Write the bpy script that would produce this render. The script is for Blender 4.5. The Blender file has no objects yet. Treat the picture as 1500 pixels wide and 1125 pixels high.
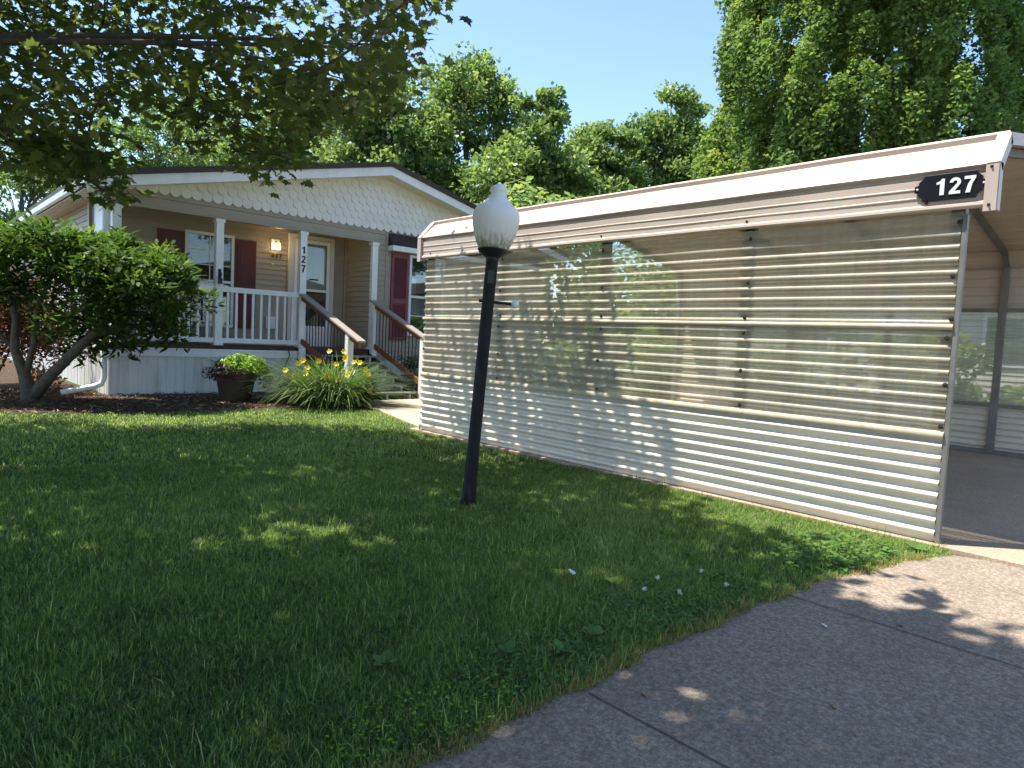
import bpy, math, random
import numpy as np
from mathutils import Vector, Matrix

SC = bpy.context.scene
COL = SC.collection
rng = np.random.default_rng(7)
random.seed(7)
PI = math.pi

# ------------------------------------------------------------------ camera
CAM = bpy.data.cameras.new("camera")
cam = bpy.data.objects.new("camera", CAM); COL.objects.link(cam)
yaw, pit, rol = (math.radians(a) for a in (42.976, -3.737, 2.677))
fw = Vector((math.sin(yaw)*math.cos(pit), math.cos(yaw)*math.cos(pit), math.sin(pit)))
r0 = Vector((math.cos(yaw), -math.sin(yaw), 0)); u0 = r0.cross(fw)
rt = r0*math.cos(rol)+u0*math.sin(rol); up = -r0*math.sin(rol)+u0*math.cos(rol)
M = Matrix((rt, up, -fw)).transposed().to_4x4(); M.translation = (0, 0, 1.2)
cam.matrix_world = M
CAM.sensor_width = 36; CAM.lens = 24.0; CAM.clip_end = 1000; CAM.clip_start = .05
SC.camera = cam

# ------------------------------------------------------------------ light
SUN = Vector((-0.28, 0.30, 1.0)).normalized()
W = bpy.data.worlds.new("World"); SC.world = W; W.use_nodes = True
nt = W.node_tree; nt.nodes.clear()
sky = nt.nodes.new("ShaderNodeTexSky"); sky.sky_type = 'NISHITA'; sky.sun_disc = False
sky.sun_elevation = math.asin(SUN.z); sky.sun_rotation = math.atan2(SUN.x, SUN.y)
sky.air_density = 0.85; sky.dust_density = 0.3; sky.ozone_density = 2.2
bg = nt.nodes.new("ShaderNodeBackground"); bg.inputs[1].default_value = 0.115
wo = nt.nodes.new("ShaderNodeOutputWorld")
nt.links.new(sky.outputs[0], bg.inputs[0]); nt.links.new(bg.outputs[0], wo.inputs[0])
sl = bpy.data.lights.new("sun", 'SUN'); sl.energy = 3.4; sl.angle = math.radians(0.5); sl.color = (1, .955, .87)
so = bpy.data.objects.new("sun", sl); COL.objects.link(so)
so.rotation_euler = SUN.to_track_quat('Z', 'Y').to_euler(); so.location = (-10, 10, 40)
SC.view_settings.view_transform = 'Standard'; SC.view_settings.look = 'None'
SC.view_settings.exposure = 1.65; SC.view_settings.gamma = 1
SC.cycles.transparent_max_bounces = 24; SC.cycles.max_bounces = 8

# ------------------------------------------------------------------ helpers
ORG = {}
def tag(o, label=None, cat=None, group=None, kind=None):
    if label: o['label'] = label
    if cat: o['category'] = cat
    if group: o['group'] = group
    if kind: o['kind'] = kind
    return o
def thing(name, loc, label, cat, group=None):
    o = bpy.data.objects.new(name, None); COL.objects.link(o); o.location = loc
    o.empty_display_size = .1
    ORG[o] = Vector(loc); return tag(o, label, cat, group)
def link(name, me, parent=None, loc=None):
    """mesh in world coordinates -> object; children keep their parent's origin"""
    o = bpy.data.objects.new(name, me); COL.objects.link(o)
    if parent is not None:
        og = ORG[parent]; o.parent = parent; ORG[o] = og
        me.transform(Matrix.Translation(-og))
    else:
        og = Vector(loc) if loc is not None else Vector((0, 0, 0))
        me.transform(Matrix.Translation(-og)); o.location = og; ORG[o] = og
    return o
def copy_tree(o, loc, parent=None):
    c = o.copy(); COL.objects.link(c); c.parent = parent
    if loc is not None: c.location = loc
    for ch in list(o.children): copy_tree(ch, None, c)
    return c

class MB:
    def __init__(s): s.v = []; s.f = []
    def add(s, vs, fs):
        n = len(s.v); s.v += [tuple(v) for v in vs]; s.f += [tuple(i+n for i in f) for f in fs]
    def box(s, x0, x1, y0, y1, z0, z1):
        s.add([(x0,y0,z0),(x1,y0,z0),(x1,y1,z0),(x0,y1,z0),(x0,y0,z1),(x1,y0,z1),(x1,y1,z1),(x0,y1,z1)],
              [(3,2,1,0),(4,5,6,7),(0,1,5,4),(1,2,6,5),(2,3,7,6),(3,0,4,7)]); return s
    def beam(s, p, q, w, h, side=None):
        p, q = Vector(p), Vector(q); d = (q-p).normalized()
        a = Vector(side).normalized() if side is not None else (d.cross(Vector((0,0,1))) if abs(d.z) < .99 else Vector((1,0,0)))
        a = (a - d*a.dot(d)).normalized(); b = a.cross(d).normalized()
        vs = [c + a*(w/2*i) + b*(h/2*j) for c in (p, q) for i, j in ((-1,-1),(1,-1),(1,1),(-1,1))]
        s.add(vs, [(3,2,1,0),(4,5,6,7),(0,1,5,4),(1,2,6,5),(2,3,7,6),(3,0,4,7)]); return s
    def chain(s, pts, rad, n=8, caps=True):
        pts = [Vector(p) for p in pts]; N = len(pts); rings = []
        ref = Vector((0,0,1)) if abs((pts[-1]-pts[0]).normalized().z) < .9 else Vector((1,0,0))
        for i, p in enumerate(pts):
            d = (pts[min(i+1,N-1)]-pts[max(i-1,0)]).normalized()
            a = d.cross(ref).normalized(); b = d.cross(a).normalized()
            r = rad[i] if hasattr(rad, '__len__') else rad
            rings.append([p + a*(r*math.cos(2*PI*k/n)) + b*(r*math.sin(2*PI*k/n)) for k in range(n)])
        fs = [(i*n+k, i*n+(k+1)%n, (i+1)*n+(k+1)%n, (i+1)*n+k) for i in range(N-1) for k in range(n)]
        if caps: fs += [tuple(range(n-1,-1,-1)), tuple((N-1)*n+k for k in range(n))]
        s.add([v for r in rings for v in r], fs); return s
    def lathe(s, prof, base, axis=(0,0,1), n=32):
        ax = Vector(axis).normalized(); a = ax.cross(Vector((0,1,0))).normalized(); b = ax.cross(a)
        base = Vector(base); N = len(prof); vs = []
        for r, z in prof:
            for k in range(n):
                t = 2*PI*k/n; vs.append(base + ax*z + (a*math.cos(t)+b*math.sin(t))*r)
        s.add(vs, [(i*n+k, i*n+(k+1)%n, (i+1)*n+(k+1)%n, (i+1)*n+k) for i in range(N-1) for k in range(n)]
              + [tuple(range(n-1,-1,-1)), tuple((N-1)*n+k for k in range(n))]); return s
    def prism(s, poly, o, ex, ey, t):
        """2-D polygon placed at o with axes ex, ey and thickness t along ex x ey"""
        o, ex, ey = Vector(o), Vector(ex), Vector(ey); nz = ex.cross(ey).normalized()*t; n = len(poly)
        A = [o+ex*x+ey*y for x, y in poly]
        s.add(A+[p+nz for p in A], [tuple(range(n-1,-1,-1)), tuple(range(n,2*n))]
              + [(i,(i+1)%n,n+(i+1)%n,n+i) for i in range(n)]); return s
    def sheet(s, prof, p, q, close=False):
        """profile = list of 3-D offset vectors, swept from p to q"""
        p, q = Vector(p), Vector(q); n = len(prof); P = [Vector(a) for a in prof]
        s.add([p+a for a in P]+[q+a for a in P], [(i,i+1,n+i+1,n+i) for i in range(n-1)]
              + ([(n-1,0,n,2*n-1)] if close else [])); return s
    def build(s, name, mat, parent=None, loc=None, smooth=False, bevel=0):
        me = bpy.data.meshes.new(name); me.from_pydata(s.v, [], s.f)
        me.materials.append(mat)
        if smooth is True: me.shade_smooth()
        elif smooth:
            me.shade_smooth(); 
            try: me.set_sharp_from_angle(angle=math.radians(smooth))
            except Exception: pass
        o = link(name, me, parent, loc)
        if bevel:
            b = o.modifiers.new("bevel", 'BEVEL'); b.width = bevel; b.segments = 2; b.limit_method = 'ANGLE'; b.angle_limit = math.radians(40)
        return o

def np_mesh(name, verts, faces, mat, tint=None, parent=None, loc=None):
    """verts (N,3), faces (F,k) all k-gons, tint (F,)"""
    me = bpy.data.meshes.new(name); F, k = faces.shape
    me.vertices.add(len(verts)); me.vertices.foreach_set("co", np.ascontiguousarray(verts, np.float32).ravel())
    me.loops.add(F*k); me.loops.foreach_set("vertex_index", np.ascontiguousarray(faces, np.int32).ravel())
    me.polygons.add(F); me.polygons.foreach_set("loop_start", np.arange(0, F*k, k, dtype=np.int32))
    if tint is not None:
        at = me.attributes.new("tint", 'FLOAT', 'FACE'); at.data.foreach_set("value", np.ascontiguousarray(tint, np.float32))
    me.update(calc_edges=True); me.materials.append(mat)
    return link(name, me, parent, loc)

# ------------------------------------------------------------------ materials
def nodes(name):
    m = bpy.data.materials.new(name); m.use_nodes = True; t = m.node_tree; t.nodes.clear()
    return m, t, t.nodes.new("ShaderNodeOutputMaterial")
def nd(t, ty, **kw):
    n = t.nodes.new(ty)
    for k, v in kw.items():
        if k.startswith('i_'):
            key = k[2:].replace('_', ' ')
            n.inputs[int(key) if key.isdigit() else key].default_value = v
        else: setattr(n, k, v)
    return n
def ramp(t, fac, stops):
    r = t.nodes.new("ShaderNodeValToRGB"); t.links.new(fac, r.inputs[0]); e = r.color_ramp.elements
    while len(e) < len(stops): e.new(.5)
    for x, (p, c) in zip(e, stops): x.position = p; x.color = (*c, 1) if len(c) == 3 else c
    return r.outputs[0]
def noise(t, scale, detail=4, rough=.55, vec=None, stretch=None):
    g = t.nodes.new("ShaderNodeNewGeometry"); v = g.outputs['Position']
    if stretch is not None:
        mp = nd(t, "ShaderNodeMapping"); mp.inputs['Scale'].default_value = stretch; t.links.new(v, mp.inputs[0]); v = mp.outputs[0]
    n = nd(t, "ShaderNodeTexNoise"); n.inputs['Scale'].default_value = scale
    n.inputs['Detail'].default_value = detail; n.inputs['Roughness'].default_value = rough
    t.links.new(v, n.inputs['Vector']); return n.outputs['Fac']
def mix(t, fac, a, b, mode='MIX'):
    m = nd(t, "ShaderNodeMix", data_type='RGBA', blend_type=mode)
    for s, v in ((0, fac), (6, a), (7, b)):
        if isinstance(v, bpy.types.NodeSocket): t.links.new(v, m.inputs[s])
        elif s == 0: m.inputs[0].default_value = v
        else: m.inputs[s].default_value = (*v, 1)
    return m.outputs[2]
def sc(c, k): return tuple(min(1, x*k) for x in c)
def paint(name, c, rough=.5, var=.12, scale=6, bump=0, bscale=60, stretch=None, dirt=None, dirt_amt=.3, dirt_scale=3, dirt_stretch=None, metal=0, spec=.4):
    m, t, out = nodes(name); b = nd(t, "ShaderNodeBsdfPrincipled")
    f = noise(t, scale, stretch=stretch)
    colr = ramp(t, f, [(.3, sc(c, 1-var)), (.7, sc(c, 1+var))])
    if dirt:
        df = noise(t, dirt_scale, 6, .65, stretch=dirt_stretch)
        dr = ramp(t, df, [(.45, (0,0,0)), (.75, (dirt_amt,)*3)])
        colr = mix(t, dr, colr, dirt)
    t.links.new(colr, b.inputs['Base Color'])
    b.inputs['Roughness'].default_value = rough; b.inputs['Metallic'].default_value = metal
    b.inputs['Specular IOR Level'].default_value = spec
    if bump:
        bn = nd(t, "ShaderNodeBump"); bn.inputs['Strength'].default_value = bump; bn.inputs['Distance'].default_value = .01
        t.links.new(noise(t, bscale, 5), bn.inputs['Height']); t.links.new(bn.outputs[0], b.inputs['Normal'])
    t.links.new(b.outputs[0], out.inputs[0]); return m
def leafmat(name, stops, trans=.4, gloss=.12, rough=.4, bright=1.6):
    """thin leaves: diffuse + translucent + a little gloss, colour from the per-face tint"""
    m, t, out = nodes(name)
    a = nd(t, "ShaderNodeAttribute", attribute_name="tint")
    c = ramp(t, a.outputs['Fac'], stops)
    d = nd(t, "ShaderNodeBsdfDiffuse"); t.links.new(c, d.inputs[0])
    tr = nd(t, "ShaderNodeBsdfTranslucent"); hb = mix(t, 1, c, (bright, bright, bright*.55), 'MULTIPLY')
    t.links.new(hb, tr.inputs[0])
    x = nd(t, "ShaderNodeMixShader"); x.inputs[0].default_value = trans
    t.links.new(d.outputs[0], x.inputs[1]); t.links.new(tr.outputs[0], x.inputs[2])
    g = nd(t, "ShaderNodeBsdfGlossy"); g.inputs['Roughness'].default_value = rough; g.inputs[0].default_value = (.9,.95,.9,1)
    fr = nd(t, "ShaderNodeFresnel"); fr.inputs[0].default_value = 1.4
    mu = nd(t, "ShaderNodeMath", operation='MULTIPLY'); mu.inputs[1].default_value = gloss*3.5; t.links.new(fr.outputs[0], mu.inputs[0])
    y = nd(t, "ShaderNodeMixShader"); t.links.new(mu.outputs[0], y.inputs[0])
    t.links.new(x.outputs[0], y.inputs[1]); t.links.new(g.outputs[0], y.inputs[2])
    t.links.new(y.outputs[0], out.inputs[0]); return m

WHITE = paint("white_vinyl", (.84,.84,.83), .35, .04, 4, dirt=(.42,.42,.36), dirt_amt=.25, dirt_scale=5, dirt_stretch=(1,1,.3))
TRIMW = paint("white_trim", (.80,.80,.78), .45, .04, 3)
CREAM = paint("cream_soffit", (.74,.70,.58), .55, .05, 3)
SHING = paint("white_shingle", (.80,.785,.74), .6, .06, 3, bump=.1, bscale=90)
SIDING = paint("tan_siding", (.35,.30,.235), .5, .07, 2, bump=.12, bscale=80, stretch=(1,1,6))
SKIRT = paint("grey_white_skirting", (.70,.70,.67), .55, .06, 2, dirt=(.34,.32,.20), dirt_amt=.55, dirt_scale=2.2, dirt_stretch=(2.5,2.5,.35))
BROWNR = paint("brown_roof", (.045,.03,.026), .6, .2, 8, bump=.3)
MAROON = paint("maroon_paint", (.105,.018,.022), .45, .12, 5)
MAROON2 = paint("faded_maroon_paint", (.21,.058,.068), .5, .12, 5)
DECK = paint("red_brown_deck", (.065,.026,.018), .6, .3, 5, stretch=(1,8,8), bump=.2)
RAILW = paint("red_brown_rail", (.22,.075,.035), .5, .2, 6, stretch=(6,1,6), bump=.1)
RAILTOP = paint("grey_brown_rail_cap", (.30,.25,.21), .55, .12, 8, stretch=(6,1,6), bump=.1)
TREAD = paint("weathered_tread", (.30,.26,.22), .65, .16, 7, stretch=(1,6,6), bump=.2)
BLACK = paint("black_metal", (.018,.018,.022), .42, .2, 10)
POLE = paint("black_pole_paint", (.012,.011,.012), .55, .25, 8, bump=.12, bscale=40, dirt=(.06,.055,.05), dirt_amt=.25, dirt_scale=9, dirt_stretch=(1,1,.25), spec=.15)
TANM = paint("tan_roof_metal", (.58,.475,.40), .42, .05, 2, spec=.5, dirt=(.36,.31,.26), dirt_amt=.3, dirt_scale=2.5, dirt_stretch=(1,.5,.6))
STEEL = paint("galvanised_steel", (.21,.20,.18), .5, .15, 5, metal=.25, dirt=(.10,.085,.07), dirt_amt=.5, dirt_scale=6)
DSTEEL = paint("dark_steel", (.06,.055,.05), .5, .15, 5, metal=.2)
SCREW = paint("dark_screw", (.06,.055,.05), .4, .1, 20, metal=.6)
WCORR = paint("white_corrugated", (.71,.635,.525), .4, .04, 3, dirt=(.46,.42,.33), dirt_amt=.4, dirt_scale=2.5, dirt_stretch=(1,.6,2.5))
BATTEN = paint("yellowed_foam_strip", (.50,.43,.30), .6, .12, 6, dirt=(.25,.21,.13), dirt_amt=.6, dirt_scale=12, dirt_stretch=(1,1,1))
PLAQUE = paint("black_plaque", (.012,.012,.018), .3, .1, 10)
NUMW = paint("white_numeral", (.85,.85,.85), .4, .02, 10)
NUMB = paint("black_numeral", (.012,.012,.014), .4, .05, 10)
BRONZE = paint("bronze_numeral", (.09,.055,.03), .35, .1, 10, metal=.5)
POTM = paint("brown_pot", (.045,.03,.023), .5, .15, 7, bump=.1)
BARK = paint("bark", (.085,.068,.052), .85, .35, 14, bump=.7, bscale=40, stretch=(1,1,.3))
BARKS = paint("shrub_bark", (.10,.08,.062), .8, .35, 18, bump=.6, bscale=50)
BARKG = paint("grey_bark", (.13,.115,.10), .85, .3, 8, bump=.5, bscale=20, stretch=(1,1,.3))
CABLE = paint("black_cable", (.012,.012,.012), .4, .1, 10)
BLINDM = paint("white_blind", (.52,.52,.50), .5, .03, 4)
DARKIN = paint("dark_interior", (.02,.022,.024), .6, .3, 2)
DOORM = paint("white_door", (.60,.60,.55), .45, .03, 3)
NEIGH = paint("pale_siding", (.62,.58,.50), .6, .05, 2, stretch=(1,1,5))
WALKC = paint("tan_walk", (.42,.34,.25), .85, .12, 6, bump=.2, bscale=80)
PLASTIC = paint("white_plastic", (.75,.75,.75), .35, .03, 4)
SCRAP = paint("white_scrap", (.7,.74,.74), .6, .05, 20)
DEADLEAF = paint("dead_leaf", (.28,.17,.10), .7, .2, 30)

def emis(name, c, s):
    m, t, out = nodes(name); e = nd(t, "ShaderNodeEmission"); e.inputs[0].default_value = (*c, 1); e.inputs[1].default_value = s
    t.links.new(e.outputs[0], out.inputs[0]); return m
BULB = emis("bulb_glow", (1, .74, .40), 6)
LENS = emis("recessed_glow", (1, .82, .6), 2.2)

def glass(name, tint=(.9,.95,.95), refl=1.0, rough=.02):
    m, t, out = nodes(name)
    tr = nd(t, "ShaderNodeBsdfTransparent"); tr.inputs[0].default_value = (*tint, 1)
    g = nd(t, "ShaderNodeBsdfGlossy"); g.inputs['Roughness'].default_value = rough
    fr = nd(t, "ShaderNodeFresnel"); fr.inputs[0].default_value = 1.75
    mu = nd(t, "ShaderNodeMath", operation='MULTIPLY', use_clamp=True); mu.inputs[1].default_value = refl; t.links.new(fr.outputs[0], mu.inputs[0])
    x = nd(t, "ShaderNodeMixShader"); t.links.new(mu.outputs[0], x.inputs[0])
    t.links.new(tr.outputs[0], x.inputs[1]); t.links.new(g.outputs[0], x.inputs[2]); t.links.new(x.outputs[0], out.inputs[0]); return m
GLASS = glass("window_glass", (.80,.86,.86), .85)
JAR = glass("lamp_glass", (.97,.95,.88), 1.0)

def clear_panel_mat(name, lo, hi):
    m, t, out = nodes(name)
    tr = nd(t, "ShaderNodeBsdfTransparent"); tr.inputs[0].default_value = (.97,.97,.91,1)
    f = noise(t, 5, 6, .65, stretch=(1,.35,2.2))
    c = ramp(t, f, [(.35, (.74,.69,.55)), (.75, (.54,.46,.31))])
    d = nd(t, "ShaderNodeBsdfDiffuse"); t.links.new(c, d.inputs[0])
    tl = nd(t, "ShaderNodeBsdfTranslucent"); t.links.new(c, tl.inputs[0])
    dt = nd(t, "ShaderNodeMixShader"); dt.inputs[0].default_value = .35; t.links.new(d.outputs[0], dt.inputs[1]); t.links.new(tl.outputs[0], dt.inputs[2])
    fac = nd(t, "ShaderNodeMapRange"); fac.inputs['To Min'].default_value = lo; fac.inputs['To Max'].default_value = hi; 
    v = noise(t, 7, 5, .7, stretch=(1,1.6,.10)); fm = nd(t, "ShaderNodeMath", operation='MULTIPLY_ADD'); t.links.new(v, fm.inputs[0]); fm.inputs[1].default_value = 1.1
    f2 = nd(t, "ShaderNodeMath", operation='SUBTRACT'); t.links.new(f, f2.inputs[0]); f2.inputs[1].default_value = .55; t.links.new(f2.outputs[0], fm.inputs[2])
    t.links.new(fm.outputs[0], fac.inputs[0])
    # a scratched, dusty skin hides more where it is seen edge-on
    lw = nd(t, "ShaderNodeLayerWeight"); lw.inputs[0].default_value = .35
    ad = nd(t, "ShaderNodeMath", operation='MULTIPLY_ADD', use_clamp=True); t.links.new(lw.outputs['Facing'], ad.inputs[0]); ad.inputs[1].default_value = .50; t.links.new(fac.outputs[0], ad.inputs[2])
    x = nd(t, "ShaderNodeMixShader"); t.links.new(ad.outputs[0], x.inputs[0]); t.links.new(tr.outputs[0], x.inputs[1]); t.links.new(dt.outputs[0], x.inputs[2])
    g = nd(t, "ShaderNodeBsdfGlossy"); g.inputs['Roughness'].default_value = .38
    fr = nd(t, "ShaderNodeFresnel"); fr.inputs[0].default_value = 1.3
    y = nd(t, "ShaderNodeMixShader"); t.links.new(fr.outputs[0], y.inputs[0]); t.links.new(x.outputs[0], y.inputs[1]); t.links.new(g.outputs[0], y.inputs[2])
    t.links.new(y.outputs[0], out.inputs[0]); return m
CLEAR = clear_panel_mat('clear_corrugated', .23, .68)
CLEARF = clear_panel_mat('cloudy_corrugated', .40, .75)

def globe_mat():
    m, t, out = nodes("white_globe"); b = nd(t, "ShaderNodeBsdfPrincipled")
    g = nd(t, "ShaderNodeNewGeometry"); sx = nd(t, "ShaderNodeSeparateXYZ"); t.links.new(g.outputs['Position'], sx.inputs[0])
    # grime streaks that gathered round the foot of the globe
    mr = nd(t, "ShaderNodeMapRange"); mr.inputs['From Min'].default_value = 1.84; mr.inputs['From Max'].default_value = 2.08
    mr.inputs['To Min'].default_value = 1; mr.inputs['To Max'].default_value = 0; t.links.new(sx.outputs[2], mr.inputs[0])
    st = noise(t, 45, 3, .6, stretch=(1,1,.06)); pw = nd(t, "ShaderNodeMath", operation='MULTIPLY'); t.links.new(mr.outputs[0], pw.inputs[0]); t.links.new(st, pw.inputs[1])
    c = ramp(t, pw.outputs[0], [(.0, (.86,.86,.85)), (.3, (.74,.72,.66)), (.6, (.22,.19,.13))])
    t.links.new(c, b.inputs['Base Color']); b.inputs['Roughness'].default_value = .6; b.inputs['Specular IOR Level'].default_value = .25
    b.inputs['Subsurface Weight'].default_value = .25; b.inputs['Subsurface Radius'].default_value = (.06,.06,.06)
    t.links.new(b.outputs[0], out.inputs[0]); return m
GLOBE = globe_mat()

def concrete(name, dark, light, crack=True):
    m, t, out = nodes(name); b = nd(t, "ShaderNodeBsdfPrincipled")
    n1 = noise(t, 58, 9, .8); n2 = noise(t, 1.4, 4, .6); n3 = noise(t, 140, 3, .6)
    c = ramp(t, n1, [(.38, sc(dark,.68)), (.50, sc(dark, 1.15)), (.63, light)])
    c = mix(t, .55, c, ramp(t, n2, [(.3, (.55,.53,.52)), (.7, (1,.97,.93))]), 'MULTIPLY')
    c = mix(t, .35, c, ramp(t, n3, [(.35, (.5,.5,.5)), (.65, (1.0,1.0,1.0))]), 'MULTIPLY')
    t.links.new(c, b.inputs['Base Color']); b.inputs['Roughness'].default_value = .9; b.inputs['Specular IOR Level'].default_value = .2
    bn = nd(t, "ShaderNodeBump"); bn.inputs['Strength'].default_value = .5; bn.inputs['Distance'].default_value = .006
    t.links.new(n1, bn.inputs['Height']); t.links.new(bn.outputs[0], b.inputs['Normal'])
    t.links.new(b.outputs[0], out.inputs[0]); return m
DRIVE = concrete("driveway_concrete", (.27,.215,.165), (.50,.42,.335))
SLAB = concrete("carport_concrete", (.46,.345,.245), (.60,.47,.35))

def groundmat(name, stops, scale=9, bump=.6):
    m, t, out = nodes(name); b = nd(t, "ShaderNodeBsdfPrincipled")
    c = ramp(t, noise(t, scale, 8, .7), stops); t.links.new(c, b.inputs['Base Color'])
    b.inputs['Roughness'].default_value = .95; b.inputs['Specular IOR Level'].default_value = .1
    bn = nd(t, "ShaderNodeBump"); bn.inputs['Strength'].default_value = bump; bn.inputs['Distance'].default_value = .03
    t.links.new(noise(t, scale*6, 6, .7), bn.inputs['Height']); t.links.new(bn.outputs[0], b.inputs['Normal'])
    t.links.new(b.outputs[0], out.inputs[0]); return m
SOIL = groundmat("lawn_soil", [(.3, (.045,.055,.02)), (.6, (.085,.10,.035)), (.8, (.12,.105,.05))])
MULCH = groundmat("mulch", [(.3, (.03,.018,.012)), (.55, (.10,.065,.042)), (.75, (.24,.165,.11))], 24)

GRASS = leafmat("grass_blade", [(0, (.050,.080,.028)), (.45, (.122,.198,.052)), (.8, (.215,.31,.095)), (.93, (.34,.33,.18)), (1, (.30,.22,.11))], .46, .012, .5, 2.4)
MAPLE = leafmat("maple_leaf", [(0, (.045,.066,.022)), (.6, (.085,.115,.036)), (1, (.14,.17,.06))], .50, .02, .5, 2.2)
TREEL = leafmat("tree_leaf", [(0, (.07,.12,.04)), (.5, (.15,.22,.078)), (1, (.25,.31,.12))], .48, .03, .5, 2.0)
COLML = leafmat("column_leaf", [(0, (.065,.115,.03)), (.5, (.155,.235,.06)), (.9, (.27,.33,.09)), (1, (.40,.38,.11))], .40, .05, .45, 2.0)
SHRUBL = leafmat("shrub_leaf", [(0, (.020,.045,.010)), (.6, (.05,.095,.015)), (1, (.13,.20,.025))], .42, .06, .4, 2.4)
BARBL = leafmat("barberry_leaf", [(0, (.07,.03,.02)), (.6, (.19,.085,.045)), (1, (.36,.18,.07))], .35, .06, .5, 1.5)
LILYL = leafmat("lily_leaf", [(0, (.05,.10,.022)), (.6, (.12,.20,.05)), (1, (.22,.29,.10))], .35, .12, .35, 1.8)
PETAL = leafmat("lily_petal", [(0, (.85,.50,.01)), (1, (.90,.68,.04))], .35, .03, .5, 1.1)
LIMEL = leafmat("lime_leaf", [(0, (.10,.20,.02)), (.6, (.20,.33,.03)), (1, (.32,.43,.06))], .35, .08, .4, 1.5)
PURPL = leafmat("purple_leaf", [(0, (.02,.008,.015)), (.7, (.06,.022,.04)), (1, (.16,.08,.10))], .3, .1, .4, 1.3)
WEEDL = leafmat("weed_leaf", [(0, (.07,.14,.03)), (1, (.14,.25,.06))], .35, .08, .4, 1.8)
FLW = leafmat("clover_flower", [(0, (.6,.6,.52)), (1, (.8,.8,.74))], .3, .02, .5, 1.0)

# ------------------------------------------------------------------ leaf scatter
SHAPES = {
 'quad': np.array([(0,0,0),(.36,.45,.06),(0,1,0),(-.36,.45,.06)]),
 'lance': np.array([(0,0,0),(.15,.35,.03),(.12,.7,.0),(0,1,-.06),(-.12,.7,.0),(-.15,.35,.03)]),
 'oval': np.array([(0,0,0),(.28,.22,.04),(.33,.55,.05),(.17,.88,0),(0,1,-.03),(-.17,.88,0),(-.33,.55,.05),(-.28,.22,.04)]),
 'maple': np.array([(0,-.12,0),(.10,.02,.02),(.36,-.04,.03),(.28,.16,.05),(.56,.38,.0),(.30,.42,.06),(.32,.62,.04),(.16,.60,.03),(0,1.0,-.04),
                    (-.16,.60,.03),(-.32,.62,.04),(-.30,.42,.06),(-.56,.38,.0),(-.28,.16,.05),(-.36,-.04,.03),(-.10,.02,.02)]),
}
def scatter(P, N, D, size, shape):
    """leaf cards at P with normal N, tip direction D, size (n,)"""
    S = SHAPES[shape]; n = len(P); k = len(S)
    N = N/np.linalg.norm(N, axis=1, keepdims=True)
    D = D - N*(D*N).sum(1, keepdims=True); D /= np.linalg.norm(D, axis=1, keepdims=True)+1e-9
    A = np.cross(D, N); s = size[:, None, None]
    V = P[:, None] + s*(A[:, None]*S[None, :, 0:1] + D[:, None]*S[None, :, 1:2] + N[:, None]*S[None, :, 2:3])
    return V.reshape(-1, 3), np.arange(n*k).reshape(n, k)
def rnd_dirs(n): 
    v = rng.normal(size=(n, 3)); return v/np.linalg.norm(v, axis=1, keepdims=True)

def limb(mb, a, b, ra, rb, sag=.12, n=6, seg=6):
    a, b = Vector(a), Vector(b); L = (b-a).length; o = Vector(rnd_dirs(1)[0])*L*sag
    pts = [a.lerp(b, t)+o*math.sin(PI*t)+Vector((0,0,L*sag*.6*math.sin(PI*t))) for t in [i/seg for i in range(seg+1)]]
    mb.chain(pts, [ra+(rb-ra)*i/seg for i in range(seg+1)], n); return pts

def bg_tree(name, label, base, lobes, nleaf, size, group='trees behind the house', mat=TREEL, clump=.70, bark=BARKG, dens=None, trunk_r=.22):
    root = thing(name, (base[0], base[1], 0), label, 'tree', group)
    tops = max(l[2]+l[4] for l in lobes); tr = MB()
    cz = sum(l[2] for l in lobes)/len(lobes); cx = sum(l[0] for l in lobes)/len(lobes); cy = sum(l[1] for l in lobes)/len(lobes)
    p0 = Vector((base[0], base[1], -.1)); p1 = Vector((cx, cy, cz+.4))
    trunk = limb(tr, p0, p1, trunk_r, trunk_r*.4, .03, 8, 8)
    P = []; T = []
    vol = np.array([l[3]*l[3]*l[4] for l in lobes]); vol = vol/vol.sum()
    for l, w in zip(lobes, vol):
        nc = max(14, int(46*w*len(lobes)*.8))
        d = rnd_dirs(nc); r = rng.random(nc)**.45
        C = np.stack([l[0]+d[:,0]*r*l[3], l[1]+d[:,1]*r*l[3], l[2]+d[:,2]*r*l[4]], 1)
        s0 = trunk[min(8, int(5+rng.random()*3))]
        lp = limb(tr, s0, (l[0], l[1], l[2]-l[4]*.3), trunk_r*.45, trunk_r*.2, .12, 6, 6)
        for c in C:
            limb(tr, lp[3+int(rng.random()*4)], c, trunk_r*.16, .012, .12, 4, 4)
            m = int(nleaf*w/nc); rr = clump*(.7+.6*rng.random())*min(1.2, l[3]/1.6)
            dd = rnd_dirs(m)*(rng.random(m)**.55)[:, None]
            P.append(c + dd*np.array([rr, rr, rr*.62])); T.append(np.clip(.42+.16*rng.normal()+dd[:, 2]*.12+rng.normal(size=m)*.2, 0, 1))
    P = np.concatenate(P); T = np.concatenate(T); n = len(P)
    N = rnd_dirs(n)+np.array([0, 0, .55]); D = rnd_dirs(n)+np.array([0, 0, -.3])
    tr.build('trunk', bark, root, smooth=True)
    V, F = scatter(P, N, D, size*(.7+.6*rng.random(n)), 'quad')
    np_mesh('crown', V, F, mat, T, root); return root

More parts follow.
